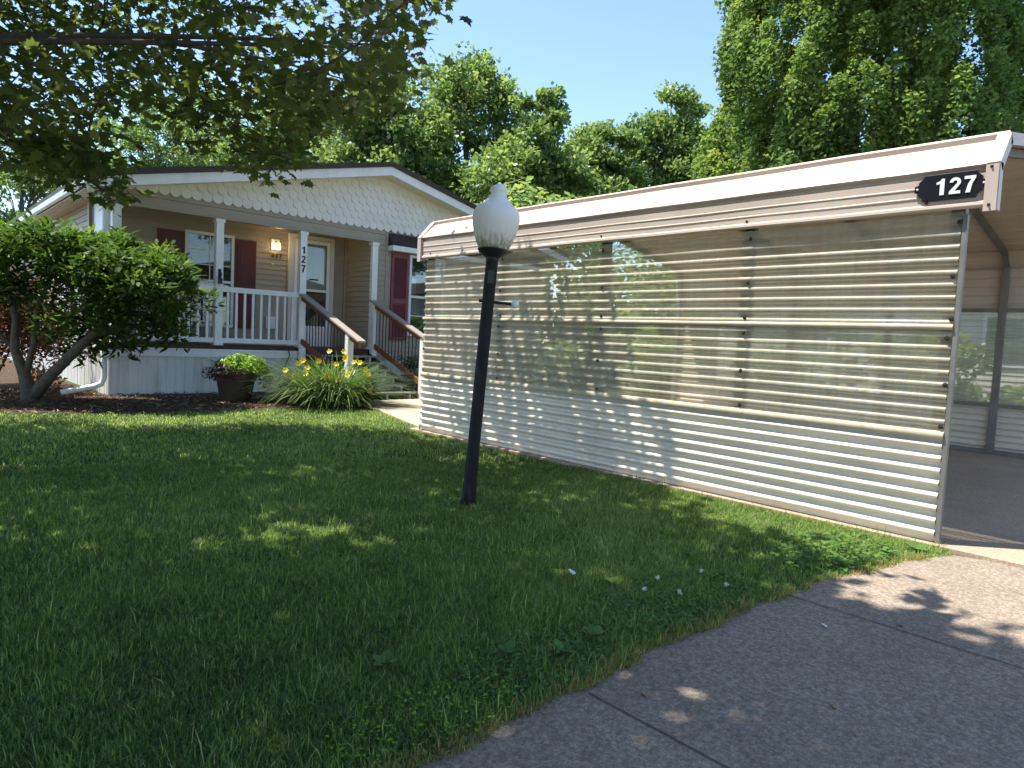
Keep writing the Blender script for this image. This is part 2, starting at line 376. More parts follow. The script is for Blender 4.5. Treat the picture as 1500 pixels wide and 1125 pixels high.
# ================================================================== SETTING
tag(MB().box(-250, 250, -250, 250, -.5, 0).build('ground', SOIL), kind='structure')
g = MB(); g.add([(-30,-6,.008),(8,-6,.008),(8,1.0,.008),(4.86,1.0,.008),(4.80,1.19,.008),(4.5,1.26,.008),(4.17,1.33,.008),(3.6,1.445,.008),(3.2,1.48,.008),(2.64,1.505,.008),(2.1,1.515,.008),(1.57,1.495,.008),(-30,1.43,.008)],
                 [tuple(range(13))])
tag(g.build('driveway', DRIVE), kind='structure')
g = MB()
for X in (1.765, 3.268):
    g.add([(X-.0032,-6,.0115),(X+.0032,-6,.0115),(X+.0032,1.44,.0115),(X-.0032,1.44,.0115)], [(0,1,2,3)])
tag(g.build('driveway_joints', paint("joint_dirt", (.085,.072,.06), .95, .3, 30)), kind='structure')
tag(MB().box(4.87, 10.6, .55, 7.1, -.1, .030).build('carport_floor', SLAB), kind='structure')
w = MB(); w.prism([(5.62,9.0),(5.1,7.2),(5.5,7.12),(7.7,7.12),(7.7,10.35),(5.9,10.35)], (0,0,-.05), (1,0,0), (0,1,0), .075)
tag(w.build('walkway', WALKC), kind='structure')
mu = MB(); mu.add([(-8,10.9,.006),(1.0,10.35,.006),(1.8,10.0,.006),(2.46,9.78,.006),(4.24,9.66,.006),(5.1,9.45,.006),(5.6,8.98,.006),(5.95,9.5,.006),(5.95,12.6,.006),(2.6,12.6,.006),(2.6,30,.006),(-8,30,.006)], [tuple(range(12))])
tag(mu.build('mulch_bed', MULCH), kind='structure')
# wood chips
n = 9000; P = np.stack([rng.uniform(-1.5,5.7,n), rng.uniform(9.6,13.6,n), rng.uniform(.012,.035,n)], 1)
edge = np.interp(P[:,0], [-8,1.0,2.46,4.24,5.1,5.7], [10.9,10.35,9.78,9.66,9.45,9.0])
P = P[(P[:,1] > edge-.12*rng.random(n)) & ((P[:,1] < 12.4) | (P[:,0] < 2.6))]; n = len(P)
V, F = scatter(P, rnd_dirs(n)*.5+np.array([0,0,1]), rnd_dirs(n), rng.uniform(.03,.09,n), 'lance')
CHIP = leafmat("wood_chip", [(0, (.035,.022,.016)), (.6, (.13,.085,.055)), (1, (.34,.25,.18))], .0, .02, .7, 1)
tag(np_mesh('mulch_chips', V, F, CHIP, rng.random(n)), kind='stuff')

# ================================================================== HOUSE
YF = 12.42; YI = 13.46; XL = 2.705; XR = 12.50; XA = 7.60; YB = 29.0
SL = 0.228
house = thing('mobile_home', (XA, 20, 0), 'tan sided mobile home with white scalloped gable, open front porch and maroon shutters', 'house')
def siding(p, q, z0, z1, nrm, step=.105, lap=.014):
    """horizontal lap siding from p to q (x, y), facing nrm"""
    m = MB(); nrm = Vector(nrm); prof = []; z = z0
    while z < z1-.001:
        zt = min(z+step, z1); prof += [nrm*lap+Vector((0,0,z)), nrm*(lap*(1-(zt-z)/step))+Vector((0,0,zt))]; z = zt
    m.sheet(prof, (p[0],p[1],0), (q[0],q[1],0)); return m
siding((2.86,YI), (7.45,YI), .80, 3.30, (0,-1,0)).build('porch_wall', SIDING, house)
siding((7.45,YI), (7.45,YF+.02), .80, 3.32, (-1,0,0)).build('porch_side_wall', SIDING, house)
siding((7.58,YF), (XR,YF), .62, 3.33, (0,-1,0)).build('front_wall', SIDING, house)
siding((XL,YB), (XL,13.45), .62, 3.24, (-1,0,0)).build('side_wall', SIDING, house)
MB().box(XL+.03, XR-.03, YI+.08, YB, .05, 3.26).build('body', DARKIN, house)
MB().box(7.50, XR-.05, YF+.03, YI+.10, .05, 3.26).build('front_room', DARKIN, house)
# corner boards
for q in ((7.575,7.63,YF-.022,YF+.03,.62,3.06),(7.79,7.835,YF-.024,YF+.03,.62,3.32),(XL-.02,XL+.12,13.41,13.47,.8,3.2),(2.84,2.90,YI-.03,YI+.02,.83,3.3),(7.40,7.452,YI-.05,YI+.0,.83,3.3)):
    MB().box(*q).build('corner_board', SIDING, house)

MB().box(XL-.012, XL+.14, 12.78, 13.40, .8, 3.24).build('white_pilaster', WHITE, house, bevel=.006)
MB().box(XL-.06, XL-.014, 13.55, 13.66, .62, 3.2).build('corner_trim', SIDING, house)
# porch ceiling, beam
MB().box(2.72, 7.5, YF+.08, YI+.02, 3.31, 3.35).build('porch_ceiling', CREAM, house)
bm = MB(); bm.box(2.72, 7.60, YF-.030, YF+.07, 3.06, 3.24); bm.box(2.72, 7.84, YF-.022, YF+.075, 3.245, 3.36); bm.box(2.705, 7.6, YF-.066, YF+.066, 3.055, 3.085)
bm.build('porch_beam', SIDING, house, bevel=.005)
# scalloped gable
def gz(x, off=0): return 3.30 + SL*(min(x-2.34, 12.86-x)) - .06 - off
sg = MB(); W_ = .172; EX = .152; row = 0; z = 3.31
sg.prism([(2.72,3.36),(12.48,3.36),(12.48,gz(12.48)),(XA,gz(XA)),(2.72,gz(2.72))], (0,YF+.02,0), (1,0,0), (0,0,1), .04)
while z < 4.40:
    k0 = 0
    x = 2.72 + (W_/2 if row % 2 else 0)
    while x < 12.48:
        xc = x+W_/2; top = min(z+EX*1.25, gz(xc)-.0)
        if top > z+.02:
            hw = W_/2-.0015; pts = [(hw*math.cos(a), -math.sin(a)*hw*.9+hw*.9) for a in [PI*j/8 for j in range(9)]]
            pts = [(xc+px, z+pz) for px, pz in pts if True]
            poly = [(xc+hw, top)]+[(px, min(pz, top)) for px, pz in pts]+[(xc-hw, top)]
            yo = YF-.028-.0006*((row*7+int(x*9)) % 3)
            # tilted shingle: foot stands proud of the row below
            v = []; nn = len(poly)
            for (px, pz) in poly:
                t = (pz-z)/(EX*1.25); v.append((px, yo-.018*(1-t), pz))
            for (px, pz) in poly:
                t = (pz-z)/(EX*1.25); v.append((px, yo-.018*(1-t)+.010, pz))
            sg.add(v, [tuple(range(nn)), tuple(range(2*nn-1, nn-1, -1))]+[(i, nn+i, nn+(i+1)%nn, (i+1)%nn) for i in range(nn)])
        x += W_
    z += EX; row += 1
sg.build('gable_shingles', SHING, house)
# roof: fascia, brown edge, soffit
YO = 11.97
ez, az_ = 3.365, 4.557; xl, xr = 2.35, 12.86
def slope_board(y0, y1, t0, t1, mat, name, ext=0):
    m = MB()
    for a, b in (((xl-ext, ez-ext*SL), (XA, az_)), ((XA, az_), (xr+ext, ez-ext*SL))):
        m.add([(a[0],y0,a[1]+t0),(b[0],y0,b[1]+t0),(b[0],y0,b[1]+t1),(a[0],y0,a[1]+t1),(a[0],y1,a[1]+t0),(b[0],y1,b[1]+t0),(b[0],y1,b[1]+t1),(a[0],y1,a[1]+t1)],
              [(0,1,2,3),(7,6,5,4),(4,5,1,0),(3,2,6,7),(0,3,7,4),(1,5,6,2)])
    return m.build(name, mat, house)
slope_board(YO, YO+.03, -.185, -.02, WHITE, 'fascia')
rf = slope_board(YO-.035, YB+.3, -.018, .075, BROWNR, 'roof', .04)
so_ = MB()
for s in (0, 1):
    a, b = ((xl, ez), (XA, az_)) if s == 0 else ((XA, az_), (xr, ez))
    ng = 4
    for i in range(ng):
        y0 = YO+.03+i*(YF-.02-YO-.03)/ng; y1 = y0+(YF-.02-YO-.03)/ng-.006
        so_.add([(a[0],y0,a[1]-.15),(b[0],y0,b[1]-.15),(b[0],y1,b[1]-.15),(a[0],y1,a[1]-.15),(a[0],y0,a[1]-.13),(b[0],y0,b[1]-.13),(b[0],y1,b[1]-.13),(a[0],y1,a[1]-.13)],
                [(3,2,1,0),(4,5,6,7),(0,1,5,4),(1,2,6,5),(2,3,7,6),(3,0,4,7)])
so_.build('front_soffit', CREAM, house)
ss = MB()
for i in range(3): ss.box(2.37+i*.112, 2.37+i*.112+.106, YO+.035, YB, 3.215, 3.23)
ss.build('side_soffit', CREAM, house)
gt = MB(); gt.sheet([(0,0,0),(-.02,0,-.09),(-.075,0,-.115),(-.10,0,-.09),(-.115,0,-.01),(-.105,0,0)], (2.40,YO-.01,3.35), (2.40,YB,3.35))
gt.box(2.285,2.40,YO-.016,YO-.008,3.235,3.35); gt.build('gutter', WHITE, house)
dn = MB(); dn.chain([(2.36,12.02,3.22),(2.37,12.06,3.16),(2.62,12.33,3.02),(2.635,12.36,2.9),(2.635,12.36,.30),(2.60,12.36,.19),(2.50,12.37,.15),(2.06,12.40,.055)], [.046]*8, 10)
dn.build('downspout', WHITE, house, smooth=50)
# skirting
def vskirt(p, q, z0, z1, nrm, name):
    p, q, nrm = Vector((*p,0)), Vector((*q,0)), Vector((*nrm,0)); d = (q-p); L = d.length; d.normalize(); m = MB(); s = 0; row = []
    while s < L-.01:
        for off, o in ((0,0),(.008,.012),(.125,.012),(.133,0),(.15,0),(.158,.010),(.272,.010),(.28,0)):
            if s+off < L: row.append(p+d*(s+off)+nrm*o)
        s += .29
    row.append(q); n = len(row)
    m.add([v+Vector((0,0,z0)) for v in row]+[v+Vector((0,0,z1)) for v in row], [(i,i+1,n+i+1,n+i) for i in range(n-1)])
    return m.build(name, SKIRT, house)
vskirt((XL,YF), (5.9,YF), -.05, .645, (0,-1), 'front_skirting'); vskirt((7.58,YF-.0), (XR,YF), -.05, .62, (0,-1), 'wing_skirting'); vskirt((XL,YB), (XL,YF), -.05, .645, (-1,0), 'side_skirting')
tb = MB(); tb.box(XL-.022, 5.91, YF-.03, YF+.02, .645, .775); tb.box(XL-.024, 5.912, YF-.042, YF-.026, .752, .785); tb.box(XL-.025, XL+.02, YF+.021, 13.45, .645, .78); tb.box(XL-.018, XL+.02, 13.46, YB, .6, .66)
tb.build('skirt_trim', WHITE, house)
MB().box(XL, 7.44, YF-.02, YI+.02, .79, .852).build('porch_deck', DECK, house)
MB().box(5.92, 7.42, YF-.035, YF-.021, .66, .83).build('deck_riser', DECK, house)
# posts
def post(x, y, w=.128, z0=.852, z1=3.055):
    m = MB(); m.box(x-w/2,x+w/2,y-w/2,y+w/2,z0,z1); m.box(x-w/2-.018,x+w/2+.018,y-w/2-.018,y+w/2+.018,z1-.06,z1-.001)
    m.box(x-w/2-.016,x+w/2+.016,y-w/2-.016,y+w/2+.016,z0+.001,z0+.05)
    return m.build('porch_post', WHITE, house, bevel=.005)
PX = [2.80, 4.40, 5.955, 7.515]
posts = [post(x, YF+.0) for x in PX]
MB().box(5.892,6.018,YF-.112,YF-.066,.05,.85).build('post_foot', WHITE, house)
# railings
for a, b, nb in ((PX[0], PX[1], 9), (PX[1], PX[2], 9)):
    rl = MB().box(a+.065, b-.065, YF-.03, YF+.03, 1.80, 1.895).build('porch_railing', WHITE, house, bevel=.006)
    MB().box(a+.065, b-.065, YF-.028, YF+.028, .90, .985).build('bottom_rail', WHITE, rl, bevel=.006)
    for i in range(nb):
        x = a+.065+(b-a-.13)*(i+.72)/(nb+.45)
        MB().box(x-.021, x+.021, YF-.016, YF+.016, .985, 1.80).build('baluster', WHITE, rl)
# windows
def window(x0, x1, z0, z1, y, cols, rows_top, rows_bot, blind):
    fr = MB(); f = .055; zm = z0+(z1-z0)*.49
    fr.box(x0,x0+f,y-.05,y+.0,z0,z1); fr.box(x1-f,x1,y-.05,y,z0,z1); fr.box(x0+f,x1-f,y-.05,y,z1-f,z1); fr.box(x0+f,x1-f,y-.05,y,z0,z0+f); fr.box(x0+f,x1-f,y-.044,y-.004,zm-.025,zm+.025)
    w = fr.build('window', TRIMW, house, bevel=.004)
    mt = MB()
    for i in range(1, cols):
        x = x0+(x1-x0)*i/cols; mt.box(x-.008,x+.008,y-.033,y-.026,zm+.026,z1-f); mt.box(x-.008,x+.008,y-.033,y-.026,z0+f,zm-.026)
    for z0_, z1_, r in ((zm+.025, z1-f, rows_top), (z0+f, zm-.025, rows_bot)):
        for j in range(1, r):
            zz = z0_+(z1_-z0_)*j/r; mt.box(x0+f,x1-f,y-.0335,y-.0265,zz-.008,zz+.008)
    mt.build('muntin', TRIMW, w)
    MB().box(x0+f,x1-f,y-.024,y-.021,z0+f,z1-f).build('pane', GLASS, w)
    b = MB()
    z = blind[0]
    while z < blind[1]-.02:
        b.add([(x0+f,y-.016,z+.016),(x1-f,y-.016,z+.016),(x1-f,y-.008,z-.004),(x0+f,y-.008,z-.004)], [(0,1,2,3)]); z += .027
    b.build('blind', BLINDM, w)
    MB().box(x0+f,x1-f,y-.006,y-.003,z0+f,z1-f).build('interior', DARKIN, w)
    return w
window(4.144, 5.04, 1.17, 2.93, YI-.016, 2, 3, 3, (2.35, 2.87))
window(8.37, 9.30, 1.17, 2.90, YF-.016, 2, 2, 2, (2.05, 2.85))
def shutter(x0, x1, z0, z1, y, mat, louvre=False):
    s = MB(); st = .055; zm = (z0+z1)/2
    if not louvre:
        s.box(x0,x1,y-.022,y,z0,z1)
        for a, b in ((z0+.09, zm-.04), (zm+.04, z1-.09)):
            s.box(x0+st,x1-st,y-.034,y-.023,a,b); s.box(x0+st+.05,x1-st-.05,y-.040,y-.035,a+.05,b-.05)
    else:
        s.box(x0,x0+st,y-.035,y,z0,z1); s.box(x1-st,x1,y-.035,y,z0,z1)
        for a, b in ((z0,z0+.07),(z1-.10,z1),(zm-.14,zm-.04)): s.box(x0+st,x1-st,y-.034,y,a,b)
        z = z0+.08
        while z < z1-.12:
            if not (zm-.17 < z < zm-.04):
                s.add([(x0+st,y-.030,z),(x1-st,y-.030,z),(x1-st,y-.006,z+.026),(x0+st,y-.006,z+.026)], [(0,1,2,3)])
            z += .028
        s.box(x0+st,x1-st,y-.004,y-.001,z0,z1)
    return s.build('shutter', mat, house)
shutter(3.69, 4.125, 1.24, 2.89, YI-.016, MAROON); shutter(5.055, 5.475, 1.17, 2.88, YI-.016, MAROON)
sh = shutter(7.93, 8.355, 1.07, 2.91, YF-.016, MAROON2, True); sh['label'] = 'faded louvred maroon shutter'
# side wall window and shutter
m = MB(); m.box(XL-.04,XL-.012,15.6,15.75,1.3,2.95); m.box(XL-.04,XL-.012,16.6,16.75,1.3,2.95); m.box(XL-.04,XL-.012,15.75,16.6,2.85,2.95); m.box(XL-.04,XL-.012,15.75,16.6,1.3,1.4)
sw = m.build('window', TRIMW, house); MB().box(XL-.03,XL-.015,15.75,16.6,1.4,2.85).build('pane', GLASS, sw)
MB().box(XL-.05,XL-.012,15.1,15.56,1.25,2.95).build('shutter', MAROON, house)
# small roof strip over the right window
ap = MB(); ap.add([(7.84,YF-.20,3.045),(XR,YF-.20,3.045),(XR,YF-.005,3.30),(7.84,YF-.005,3.30),(7.84,YF-.20,3.03),(XR,YF-.20,3.03),(XR,YF-.005,3.03),(7.84,YF-.005,3.03)], [(0,1,2,3),(4,7,6,5),(0,4,5,1),(0,3,7,4),(1,5,6,2)])
ap.build('window_canopy', BROWNR, house); MB().box(7.836, XR, YF-.215, YF-.02, 2.925, 3.029).build('canopy_fascia', WHITE, house)
# door
d = MB(); y = YI-.016
d.box(6.13,6.25,y-.06,y,.852,3.14); d.box(7.05,7.14,y-.06,y,.852,3.14); d.box(6.25,7.05,y-.06,y,3.06,3.14)
df = d.build('door_frame', DOORM, house, bevel=.005)
dd = MB(); dd.box(6.27,7.03,y-.022,y-.004,.87,3.05)
for a, b in ((6.36,6.62),(6.68,6.94)):
    for c0, c1 in ((1.05,1.75),(1.9,2.55),(2.65,2.95)): dd.box(a,b,y-.027,y-.0225,c0,c1); 
dr = dd.build('door', DOORM, house, bevel=.004)
h_ = MB(); h_.box(6.60,6.78,y-.085,y-.070,2.235,2.26); h_.box(6.60,6.63,y-.085,y-.03,2.235,2.26); h_.build('handle', BLACK, dr)
st = MB(); st.box(6.255,6.33,y-.056,y-.034,.86,3.055); st.box(6.975,7.045,y-.056,y-.034,.86,3.055); st.box(6.33,6.975,y-.055,y-.034,2.98,3.055); st.box(6.33,6.975,y-.055,y-.034,1.995,2.045); st.box(6.33,6.975,y-.055,y-.034,.86,1.28)
sd = st.build('storm_door', TRIMW, house, bevel=.004); MB().box(6.33,6.975,y-.048,y-.045,1.281,2.98).build('pane', GLASS, sd)
MB().box(6.34,6.965,y-.033,y-.028,1.285,1.99).build('dark_screen', DARKIN, sd)
# numerals
def arc(cx, cy, r, a0, a1, n=12): return [(cx+r*math.cos(math.radians(a0+(a1-a0)*i/n)), cy+r*math.sin(math.radians(a0+(a1-a0)*i/n))) for i in range(n+1)]
NUM = {'1': [(.28,0),(.52,0),(.52,1),(.36,1),(.28,.87),(.08,.80),(.08,.66),(.28,.70)],
       '7': [(.04,1),(.64,1),(.64,.85),(.47,.52),(.38,0),(.13,0),(.24,.50),(.41,.82),(.04,.82)],
       '2': [(.02,0),(.63,0),(.63,.18),(.31,.18)]+arc(.33,.70,.30,-38,178,14)+arc(.33,.70,.115,178,-32,8)+[(.02,.15)]}
def numerals(txt, o, ex, ey, h, gap, mat, parent, t=.006, stack=False):
    o, ex, ey = Vector(o), Vector(ex), Vector(ey)
    for i, ch in enumerate(txt):
        p = o - ey*(i*gap) if stack else o+ex*(i*gap)
        MB().prism(NUM[ch], p, ex*h, ey*h, t).build('numeral', mat, parent)
numerals('127', (5.905,YF-.066,2.64), (1,0,0), (0,0,1), .135, .175, NUMB, house, .004, True)
numerals('127', (5.79,YI-.024,2.615), (1,0,0), (0,0,1), .085, .078, BRONZE, house, .006)
# wall lamp
wl = MB().box(5.775, 5.945, YI-.032, YI-.015, 2.765, 2.985).build('wall_lamp', WHITE, house, bevel=.004)
MB().chain([(5.86,YI-.03,2.92),(5.86,YI-.10,2.93),(5.86,YI-.11,2.90)], .012, 8).build('lamp_arm', BRONZE, wl)
MB().box(5.81,5.91,YI-.165,YI-.065,2.755,2.90).build('lamp_shade', JAR, wl)
MB().lathe([(.004,0),(.022,.015),(.028,.04),(.018,.07),(.008,.09)], (5.86,YI-.115,2.78), n=12).build('bulb', BULB, wl, smooth=True)
pl = bpy.data.lights.new('porch_lamp_light', 'POINT'); pl.energy = 1.3; pl.color = (1,.62,.28); pl.shadow_soft_size = .03
po = bpy.data.objects.new('porch_lamp_light', pl); COL.objects.link(po); po.location = (5.86, YI-.20, 2.83)
MB().lathe([(.001,0),(.085,0),(.085,-.008),(.001,-.010)], (5.95,13.0,3.309), n=20).build('recessed_light', LENS, house)
MB().box(5.79,5.835,YI-.032,YI-.015,2.475,2.50).build('doorbell', TRIMW, house)
v = MB(); v.box(5.70,5.92,YI-.045,YI-.015,1.19,1.43)
for i in range(4): v.box(5.72,5.90,YI-.052,YI-.046,1.215+i*.053,1.25+i*.053)
v.build('wall_vent', TRIMW, house)
hk = MB(); hk.chain([(4.40,YF-.066,2.14),(4.40,YF-.10,2.15),(4.41,YF-.13,2.10),(4.40,YF-.12,2.05),(4.40,YF-.095,2.03)], .011, 6); hk.box(4.375,4.425,YF-.075,YF-.065,2.0,2.19); hk.box(4.37,4.43,YF-.125,YF-.085,1.93,2.03)
hk.build('post_hook', BLACK, house)

# porch chair
ch = thing('plastic_chair', (4.28,13.0,.852), 'white plastic armchair on the porch behind the white railing', 'chair')
cx_, cy_ = 4.28, 13.0
MB().box(cx_-.24,cx_+.24,cy_-.24,cy_+.22,1.25,1.28).build('seat', PLASTIC, ch, bevel=.01)
bk = MB(); bk.chain([(cx_-.25,cy_+.24,1.26),(cx_-.26,cy_+.29,1.5),(cx_-.20,cy_+.32,1.68),(cx_,cy_+.33,1.76),(cx_+.20,cy_+.32,1.68),(cx_+.26,cy_+.29,1.5),(cx_+.25,cy_+.24,1.26)], .032, 8)
for i in range(-2, 3): bk.box(cx_+i*.09-.025,cx_+i*.09+.025,cy_+.27,cy_+.285,1.28,1.70)
bk.build('backrest', PLASTIC, ch, smooth=40)
for sx in (-1, 1):
    MB().chain([(cx_+sx*.27,cy_+.28,1.48),(cx_+sx*.29,cy_,1.50),(cx_+sx*.28,cy_-.22,1.47),(cx_+sx*.27,cy_-.24,1.40)], .026, 8).build('arm', PLASTIC, ch, smooth=True)
    for sy, tz in ((-.24, 1.40), (.24, 1.27)):
        MB().chain([(cx_+sx*.26,cy_+sy,tz),(cx_+sx*.28,cy_+sy*1.12,.852)], [.028,.022], 8).build('leg', PLASTIC, ch, smooth=True)

# ------------------------------------------------------------------ steps
steps = thing('porch_steps', (6.7, 11.2, 0), 'wooden porch steps with red brown handrails and thin black balusters', 'steps')
Y0 = 12.38; RUN = .292; RISE = .121
for k in range(1, 7):
    yf = Y0-RUN*k-.0; zt = .852-RISE*k
    t = MB().box(6.02, 7.42, yf-.03, yf+.135, zt-.034, zt); t.box(6.02, 7.42, yf+.142, yf+RUN+.0, zt-.034, zt)
    t.build('tread', TREAD, steps, bevel=.004)
    for x in (6.32, 6.82, 7.32):
        MB().box(x-.02, x+.02, yf+.02, yf+.20, zt-.155 if k < 6 else -.02, zt-.035).build('riser_block', WHITE, steps)
for x in (6.06, 7.44):
    s = MB(); s.beam((x,YF-.05,.66), (x,Y0-RUN*6-.05,-.02), .038, .24, (1,0,0)); s.build('stringer', DECK, steps)
for x, ytop, ztop, yend in ((5.955, YF-.07, 1.865, 10.13), (7.49, YF-.04, 1.865, 10.33)):
    sl_ = .372
    zend = ztop-(ytop-yend)*sl_
    tp = MB().beam((x,ytop,ztop), (x,yend,zend), .145, .036, (1,0,0)).build('rail_cap', RAILTOP, steps, bevel=.005)
    MB().beam((x,ytop,ztop-.067), (x,yend+.05,zend-.067+.02), .042, .095, (1,0,0)).build('top_rail', RAILW, steps, bevel=.003)
    MB().beam((x,ytop+.0,.975), (x,yend+.12,.975-(ytop-yend-.12)*sl_), .042, .10, (1,0,0)).build('bottom_rail', RAILW, steps, bevel=.003)
    yn = yend+.42 if x < 7 else yend+.18
    MB().box(x-.055,x+.055,yn-.055,yn+.055,-.05,ztop-(ytop-yn)*sl_-.03).build('newel_post', WHITE, steps, bevel=.004)
    if x > 7: MB().box(x-.05,x+.05,YF-.19,YF-.07,.70,ztop-.06).build('newel_post', WHITE, steps, bevel=.004)
    y = ytop-.20
    while y > yend+.25:
        if abs(y-yn) > .075:
            zt = ztop-(ytop-y)*sl_-.09; zb = .975-(ytop-y)*sl_+.02
            MB().chain([(x,y,zb),(x,y,zt)], .0095, 6).build('baluster', BLACK, steps)
        y -= .118

# ================================================================== CARPORT
XW = 4.938; XE = 10.41; XC = (XW+XE)/2
cp = thing('carport', (XC, 4.1, 0), 'tan metal carport with corrugated clear and white side panels', 'carport')
ZB, ZM, ZT = .72, 1.405, 2.115
BAYS = [1.275, 2.70, 4.14, 5.55, 6.93]
def corr(x, y0, y1, z0, z1, amp=.0095, per=.0785, ph=0, sgn=-1, base=.0, wob=.0, pw=.55):
    n = int((z1-z0)/per*14); prof = []
    for i in range(n+1):
        z = z0+(z1-z0)*i/n; c = math.sin(2*PI*z/per+ph); c = math.copysign(abs(c)**pw, c)
        prof.append((sgn*(base+amp*c), 0, z))
    m = MB(); ns = max(1, int((y1-y0)/.35)); N = len(prof)
    vs = []
    for j in range(ns+1):
        yy = y0+(y1-y0)*j/ns
        for (ox, _, z) in prof:
            vs.append((x+ox+wob*math.sin(yy*4.1+z*3.0), yy, z+wob*.6*math.sin(yy*2.3+1.7*x)))
    m.add(vs, [(j*N+i, j*N+i+1, (j+1)*N+i+1, (j+1)*N+i) for j in range(ns) for i in range(N-1)])
    return m
for wall, x0, sgn, zb, zt in (('left', XW, -1, ZB, ZT), ('right', XE, 1, .65, 1.85)):
    zm = (zb+zt)/2 if wall == 'right' else ZM
    cuts = [1.275, 4.14, 6.93]
    for i in range(2):
        o = corr(x0, cuts[i]-.03*i, cuts[i+1], .035, zb, .0185, .0800, .6, sgn, .002+.004*i, .0015).build('lower_panel', WCORR, cp, smooth=True)
    tiers = ((zb+.02, zm-.01), (zm+.015, zt)) if wall == 'left' else ((zb+.02, zt),)
    for i in range(4):
        for a, b in tiers:
            p = corr(x0, BAYS[i]-(.05 if i else 0), BAYS[i+1]+(.05 if i < 3 else 0), a, b, .0120, .0785, .3, sgn, .003+.004*(i % 2), .0018).build('clear_panel', CLEAR if wall == 'left' else CLEARF, cp, smooth=True)
            if wall == 'left':
                for yy in (BAYS[i]+.02, BAYS[i+1]-.02) if i == 0 else (BAYS[i+1]-.02,):
                    for zz in (a+.035, a+.30, b-.06):
                        MB().lathe([(.016,0),(.016,.003),(.009,.004),(.008,.011),(.002,.012)], (x0-.016,yy+.012*random.uniform(-1,1),zz), (-1,0,0), 8).build('screw', SCREW, p)
    if wall == 'left':
        for z, w in ((zb, .052), (zm, .036)):
            b = MB(); b.sheet([(-.020,0,z-w/2),(-.027,0,z-w*.3),(-.029,0,z+.002),(-.024,0,z+w*.35),(-.016,0,z+w/2),(0,0,z+w/2)], (x0,1.27,0), (x0,6.94,0)); b.build('foam_strip', BATTEN, cp, smooth=True)
    # steel frame
    xi = x0+.050*(-sgn)
    for yy in (1.305, 2.70, 4.14, 5.55, 6.90) if wall == 'left' else (1.305, 2.15, 3.45, 4.85, 6.90):
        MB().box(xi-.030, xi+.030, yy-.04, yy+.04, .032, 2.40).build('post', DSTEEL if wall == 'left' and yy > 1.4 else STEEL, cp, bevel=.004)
        if wall == 'left': pass
    MB().box(xi-.032, xi+.032, 1.285, 7.0, .031, .085).build('base_rail', STEEL, cp, bevel=.004)
    for z in ((zb, zm) if wall == 'left' else (zb, zt)):
        MB().box(xi-.012, xi+.012, 1.34, 6.87, z-.025, z+.025).build('girt', STEEL, cp)
MB().box(XW-.014, XW+.028, 1.245, 1.270, .0, 2.10).build('corner_angle', STEEL, cp)
# rolled roof sheet
EY0, EY1 = 1.10, 7.03
LX = XW-.042
left = [(LX+.02,2.128),(LX-.0032,2.130),(LX-.016,2.142),(LX-.014,2.160),(LX,2.170),(LX,2.212),(LX-.004,2.216),(LX-.004,2.222),(LX,2.226),(LX,2.272),(LX-.004,2.276),(LX-.004,2.282),(LX,2.286),(LX,2.332),(LX+.022,2.342),(LX+.022,2.362),(LX-.012,2.384),(LX-.0032,2.400)]
bx, bz = LX+.185, 2.575
left += [(LX+.10,2.4975),(LX+.104,2.5105),(LX+.114,2.5195),(LX+.122,2.5185),(bx-.010,bz-.008),(bx-.018,bz+.026),(bx-.006,bz+.040),(bx+.030,bz+.046),(bx+.050,bz+.030)]
rs = .19; x = bx+.06
top = [(x, bz+.012)]
while x+.23 < XC:
    x += .23; z = bz+.012+(x-bx-.06)*rs
    top += [(x-.03,z-.006),(x-.015,z+.016),(x+.015,z+.022),(x+.03,z+.006)]
zr = bz+.012+(XC-bx-.06)*rs
prof = left+top+[(XC,zr)]
prof += [(2*XC-a, b) for a, b in reversed(left+top)]
rm = MB(); ns = 12; N = len(prof)
rm.add([(a+.002*math.sin(j*1.7+i*.3), EY0+(EY1-EY0)*j/ns, b+.002*math.sin(j*2.1+i*.17)) for j in range(ns+1) for i, (a, b) in enumerate(prof)],
       [(j*N+i, (j+1)*N+i, (j+1)*N+i+1, j*N+i+1) for j in range(ns) for i in range(N-1)])
rm.build('roof', TANM, cp)
# far wall upper tan panels
m = MB(); prof2 = []
z = 1.85
while z < 2.40: prof2 += [(0,0,z),(0,0,z+.07),(.010,0,z+.076),(.010,0,z+.082),(0,0,z+.088)]; z += .11
m.sheet(prof2, (XE+.012,1.27,0), (XE+.012,6.93,0)); m.build('upper_siding', TANM, cp)
# rafters
rp = [(XW+.05,2.38),(XW+.20,2.545),(XC,zr-.045),(2*XC-XW-.20,2.545),(XE-.05,2.38)]
for yy in (1.305, 2.70, 4.14, 5.55, 6.90):
    r = MB()
    y2 = {2.70: 2.15, 4.14: 3.45, 5.55: 4.85}.get(yy, yy)
    for i_, (a, b) in enumerate(zip(rp[:-1], rp[1:])): r.beam((a[0],yy if i_ < 2 else y2,a[1]), (b[0],yy if i_ < 1 else (yy+y2)/2 if i_ == 1 else y2,b[1]), .055, .055, (0,1,0))
    r.build('rafter', STEEL, cp)
